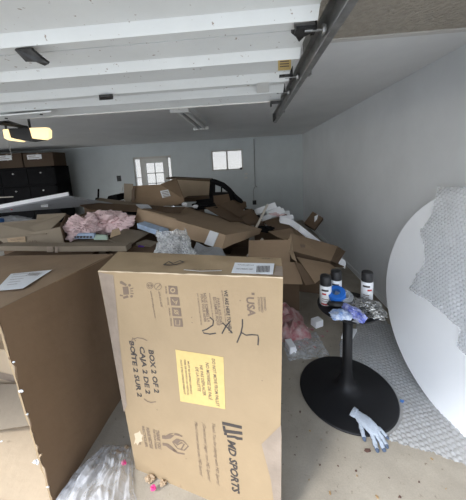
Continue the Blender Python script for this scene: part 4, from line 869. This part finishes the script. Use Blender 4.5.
# ------------------------------------------------------------------ glove
def glove():
    z0 = .03
    Q = lambda px, py, z: at(px, py, z=z)
    g = thing('work_glove', at(366, 425, z=.012), 'pale blue grey knit work glove lying on the pedestal rim and floor', 'glove')
    o_ = ORG[g]
    verts = [Q(354.5, 412.5, .040), Q(358, 414.8, .040), Q(363, 418.5, .042), Q(369, 424, .042), Q(373.5, 429, .038)]
    rad = [(.036, .018), (.034, .017), (.041, .020), (.045, .021), (.040, .019)]
    edges = [(0, 1), (1, 2), (2, 3), (3, 4)]
    def chain(start, pts, r):
        prev = start
        for i, p in enumerate(pts):
            verts.append(p); rad.append((r[i]*1.14, r[i]*.95)); edges.append((prev, len(verts)-1)); prev = len(verts)-1
    chain(2, [Q(360.8, 424, .030), Q(361.8, 430, .020), Q(363.3, 436, .014), Q(364.6, 441, .012)], [.014, .012, .0115, .009])
    chain(4, [Q(372, 435, .028), Q(374.2, 441.5, .018), Q(376.3, 447.5, .013), Q(377.8, 452.5, .011)], [.0135, .012, .0115, .009])
    chain(4, [Q(376.2, 434.8, .030), Q(379.8, 441, .022), Q(382.8, 447, .015), Q(385.3, 452.3, .011)], [.0135, .0125, .012, .009])
    chain(4, [Q(379, 433, .030), Q(382.8, 438.5, .022), Q(385.8, 443.6, .015), Q(388, 448.8, .011)], [.013, .012, .0115, .009])
    chain(4, [Q(379.5, 429, .028), Q(383.5, 433, .022), Q(386.8, 436.6, .016), Q(389.3, 440, .012)], [.012, .011, .0105, .008])
    me = bpy.data.meshes.new('glove_body'); me.from_pydata([tuple(v-o_) for v in verts], edges, []); ob_ = bpy.data.objects.new('glove_body', me); C.objects.link(ob_)
    sk = ob_.modifiers.new('s', 'SKIN'); sk.use_smooth_shade = True
    for i, sv in enumerate(me.skin_vertices[0].data): sv.radius = rad[i]; sv.use_root = (i == 0)
    ob_.modifiers.new('ss', 'SUBSURF').levels = 2; ob_.modifiers['ss'].render_levels = 2
    bpy.context.view_layer.update()
    ev = bpy.data.meshes.new_from_object(ob_.evaluated_get(bpy.context.evaluated_depsgraph_get()))
    bpy.data.objects.remove(ob_)
    for v in ev.vertices:
        w_ = v.co+o_
        v.co += V((noise.noise(w_*60), noise.noise(w_*60+V((3, 0, 0))), noise.noise(w_*60+V((0, 4, 0)))))*.0034
        floorz = .001+(.016 if math.hypot(w_.x-TX, w_.y-TY) < TB-.005 else 0)
        if v.co.z+o_.z < floorz: v.co.z = floorz-o_.z
    ev.name = 'glove_body'; ev.materials.clear(); ev.materials.append(M['glove']); ev.materials.append(M['gloved'])
    tips = [verts[i] for i in (8, 12, 16, 20, 24)]
    for p in ev.polygons:
        c_ = p.center+o_
        if min((c_-t).length for t in tips) < .020 or p.normal.z < .35 and p.center.z+o_.z < .034: p.material_index = 1
    b = bpy.data.objects.new('glove_body', ev); C.objects.link(b); b.parent = g; ORG[b] = o_
    # ribbed cuff
    A = Q(354.8, 412.7, .040); d_ = (Q(350.3, 409.7, .040)-A).normalized()
    s_ = d_.cross(V((0, 0, 1))).normalized(); vs = []; fs = []; n_ = 28; rings = 8
    for i in range(rings+1):
        t = i/rings
        for k in range(n_):
            a = 2*math.pi*k/n_; rr = (1+.05*(i % 2))*(1+.12*t)
            vs.append(A-d_*.012+d_*(.030*t)+s_*math.cos(a)*.036*rr+V((0, 0, 1))*math.sin(a)*.016*rr*(1-.25*t))
    for i in range(rings):
        for k in range(n_): fs.append([i*n_+k, i*n_+(k+1) % n_, (i+1)*n_+(k+1) % n_, (i+1)*n_+k])
    cf = mk('cuff', (vs, fs), 'glove', g, smooth=True); so_(cf, .002)
glove()

# ------------------------------------------------------------------ floor clutter right of the printed carton
def cube_at(px, py, s, rz, label, zc=0, mt='foam'):
    p = at(px, py, z=zc); a, b, h = s; ca, sa = math.cos(rz), math.sin(rz)
    W = lambda x, y, z: p+V((ca*x-sa*y, sa*x+ca*y, z))
    tag(mk('foam_block', hexa([W(*q_) for q_ in ((-a,-b,0),(a,-b,0),(a,b,0),(-a,b,0),(-a,-b,h),(a,-b,h),(a,b,h),(-a,b,h))]), mt, bevel=.006), label, 'foam block', 'white foam blocks on the floor')
cube_at(317, 325.5, (.05, .042, .075), .45, 'white foam cube on the floor left of the pedestal plate')
cube_at(290.5, 350, (.032, .06, .075), .25, 'notched white foam block on the floor beside the printed carton', mt='foam')
cube_at(295, 351.5, (.014, .016, .03), .25, 'tiny white foam stub at the foot of the notched block', mt='foam')
tag(mk('foam_shard', plate([at(341, 339, z=.01), at(345, 330, z=.01), at(357, 331.5, z=.01), at(352.5, 340, z=.01)], .03, V((0, 0, 1))), 'foam', bevel=.004), 'flat white foam shard on the floor behind the pedestal pole', 'foam block')
# red netting heap: crumpled film
def fred(u, v, p):
    k = (math.sin(math.pi*u)*math.sin(math.pi*v))**.5
    d_ = noise.voronoi(p*9)[0]
    return V((0, 0, 1))*(k*(.16+.10*noise.noise(p*5))+.10*(d_[1]-d_[0])*k)+V((noise.noise(p*8), noise.noise(p*8+V((4, 0, 0))), 0))*.04
RQ = [V((.15, 2.78, .01)), V((.50, 2.80, .01)), V((.56, 2.35, .005)), V((.15, 2.28, .005))]
tag(mk('net_bag', crumple_sheet(RQ, 70, 70, fred), 'red'), 'crumpled red and clear plastic film on the floor behind the printed carton', 'plastic film')
tag(mk('film_flap', crumple_sheet([at(296, 330, z=.06), at(308, 327, z=.05), at(305, 339, z=.02), at(300, 338, z=.02)], 8, 8, lambda u, v, p: V((0, 0, .02*noise.noise(p*20)))), 'pink'), 'pale pink film corner in front of the red film', 'plastic film')
tag(mk('clear_film', crumple_sheet([V((.25, 2.35, .004)), V((.62, 2.45, .004)), V((.66, 2.1, .004)), V((.28, 2.05, .004))], 60, 60, lambda u, v, p: V((0, 0, 1))*(.035*abs(noise.noise(p*9))*4*u*(1-u)+.02*abs(noise.noise(p*25)))), 'clear'), 'thin clear crumpled film on the floor left of the pedestal base', 'plastic film')
for k, (px, py, s_) in enumerate(((311, 329, .03), (305, 343, .03), (314, 347, .022), (322, 336, .02), (299, 347, .02), (327, 331, .016))):
    p = at(px, py, z=.006); tag(mk('red_scrap', wad(p, (s_, s_*.8, .006), 60+k, 3, .5), 'red'), 'flat red scrap on the floor between printed carton and pedestal', 'scrap', 'red scraps left of the pedestal')

# ------------------------------------------------------------------ plastic bag at bottom left
def fbag(u, v, p):
    k = (max(0, math.sin(math.pi*min(1, u*1.02)))*math.sin(math.pi*v))**.5; d_ = noise.voronoi(V((p.x*7, p.y*14, 1)))[0]
    return V((0, 0, 1))*(k*(.07+.04*noise.noise(p*4))+k*.03*(d_[1]-d_[0])+.055*k*noise.noise(V((u*13+v*2, v*2.2, 3)))+.02*k*noise.noise(V((u*34+v*3, v*5, 6)))+.006*noise.noise(p*30))+V((noise.noise(p*9), noise.noise(p*9+V((4, 0, 0))), 0))*.02
BQ = [V((-1.02, 1.34, .004)), V((-.83, 1.33, .004)), V((-.60, .93, .004)), V((-1.16, .90, .004))]
tag(mk('plastic_bag', crumple_sheet(BQ, 90, 90, fbag), 'bag', smooth=True), 'crumpled clear plastic bag on the floor between the two front cartons', 'plastic bag')
for px, py, s_, mt, lb_ in ((124, 465.5, .016, 'pinkb', 'magenta wrapper scrap in the plastic bag, upper one'), (153, 488, .016, 'pinkb', 'magenta wrapper scrap beside the plastic bag, lower one'), (119, 451, .02, 'kraft', 'tan cardboard chunk behind the plastic bag'), (126, 447, .016, 'kraft_l', 'smaller tan cardboard chunk against the printed carton'),
        (150, 479, .028, 'kraft_l', 'crumpled tan cardboard shred under the printed carton corner'), (163, 483, .02, 'kraft_l', 'second tan cardboard shred under the printed carton edge'), (180, 486, .008, 'kraft_l', 'small tan shred alone in front of the printed carton')):
    tag(mk('wrapper_scrap' if mt == 'pinkb' else 'cardboard_shred', wad(at(px, py, z=.03 if mt == 'pinkb' else .015)+V((0, 0, .02 if (px, mt) == (124, 'pinkb') else 0)), (s_, s_*.8, s_*.6), int(px), 3, .6), mt), lb_, 'scrap')
# leaves and chips on the concrete
lv = [(367.5, 450.5, .020, 'leaf', 'dark red round leaf just beyond the glove fingertips'), (300, 412, .012, 'leaf', None), (310, 431, .008, 'leafy', None), (320, 465, .008, 'leaf', None), (338, 466, .007, 'leaf', None), (356, 471, .009, 'leaf', None), (357, 476, .007, 'leafy', None), (432, 459, .011, 'leafy', 'tan leaf at the lower edge of the floor bubble wrap'),
      (419, 482, .008, 'leaf', None), (377, 497, .012, 'leafy', None), (400, 497, .012, 'leaf', None), (330, 493, .012, 'leafy', None), (295, 455, .006, 'leaf', None), (309, 480, .006, 'leafy', None), (389, 478, .005, 'leaf', None), (446, 489, .005, 'leafy', None), (302, 391, .007, 'leafy', None), (321, 414+26, .006, 'leafy', None), (345, 458, .005, 'leaf', None), (297, 437, .006, 'leaf', None)]
for k, (px, py, s_, mt, lb_) in enumerate(lv):
    s_ *= .75 if s_ < .02 else 1; p = at(px, py, z=.004); g_ = Matrix.Rotation(k*1.3, 3, 'Z'); n_ = 9
    pts = [p+g_ @ V((s_*math.cos(2*math.pi*i/n_)*(1+.25*math.sin(i*2.7+k)), s_*.62*math.sin(2*math.pi*i/n_), .003*math.sin(i*1.9+k)+.001)) for i in range(n_)]
    o = mk('dry_leaf', plate(pts, .0015, V((0, 0, 1))), mt)
    tag(o, lb_ or ('small %s leaf scrap lying on the bare concrete in front' % ('dark red' if mt == 'leaf' else 'tan')), 'leaf', None if lb_ else ('%s leaf scraps on the concrete' % ('dark red' if mt == 'leaf' else 'tan')))

# ------------------------------------------------------------------ light
W = bpy.data.worlds.new('sky'); bpy.context.scene.world = W; W.use_nodes = True
N = W.node_tree.nodes; L = W.node_tree.links
bg = N['Background']; tc = N.new('ShaderNodeTexCoord'); sx_ = N.new('ShaderNodeSeparateXYZ'); cr_ = N.new('ShaderNodeValToRGB')
L.new(tc.outputs['Generated'], sx_.inputs[0]); L.new(sx_.outputs['Z'], cr_.inputs[0])
for p_, c_ in ((0, (.56, .56, .55)), (.02, (.98, .98, .97)), (.35, (.88, .93, .98)), (1, (.46, .58, .80))):
    e_ = cr_.color_ramp.elements[0] if p_ == 0 else (cr_.color_ramp.elements[1] if p_ == 1 else cr_.color_ramp.elements.new(p_)); e_.position = p_; e_.color = (*c_, 1)
# the haze round the sun brightens that side of the sky
dt = N.new('ShaderNodeVectorMath'); dt.operation = 'DOT_PRODUCT'; L.new(tc.outputs['Generated'], dt.inputs[0]); dt.inputs[1].default_value = V((-.72, -.52, .46)).normalized()
cl = N.new('ShaderNodeMath'); cl.operation = 'MAXIMUM'; cl.inputs[1].default_value = 0; L.new(dt.outputs['Value'], cl.inputs[0])
pw = N.new('ShaderNodeMath'); pw.operation = 'POWER'; pw.inputs[1].default_value = 3; L.new(cl.outputs[0], pw.inputs[0])
ma = N.new('ShaderNodeMath'); ma.operation = 'MULTIPLY_ADD'; ma.inputs[1].default_value = 3.2; ma.inputs[2].default_value = 1.25; L.new(pw.outputs[0], ma.inputs[0])
L.new(ma.outputs[0], bg.inputs['Strength']); L.new(cr_.outputs[0], bg.inputs['Color'])
def sun(dirv, strength, angle, col):
    l = bpy.data.lights.new('sun', 'SUN'); l.energy = strength; l.angle = math.radians(angle); l.color = col
    o = bpy.data.objects.new('sun', l); C.objects.link(o); o.rotation_euler = V(dirv).to_track_quat('-Z', 'Y').to_euler(); return o
sun((.62, .65, -1.0), 1.5, 12, (1, .96, .90))
def portal(loc, sx, sy_, rot):
    l = bpy.data.lights.new('daylight_portal', 'AREA'); l.shape = 'RECTANGLE'; l.size = sx; l.size_y = sy_; l.cycles.is_portal = True
    o = bpy.data.objects.new('daylight_portal', l); C.objects.link(o); o.location = loc; o.rotation_euler = rot
portal(((-7.3+1.40)/2, YF-.16, 1.075), 8.7, 2.15, (math.radians(90), 0, 0))
portal((XL-.2, 4.1, 1.4), 3.0, 1.8, (math.radians(90), 0, math.radians(-90)))
sc = bpy.context.scene
sc.view_settings.view_transform = 'Standard'; sc.view_settings.look = 'None'; sc.view_settings.gamma = 1; sc.view_settings.exposure = 1.12
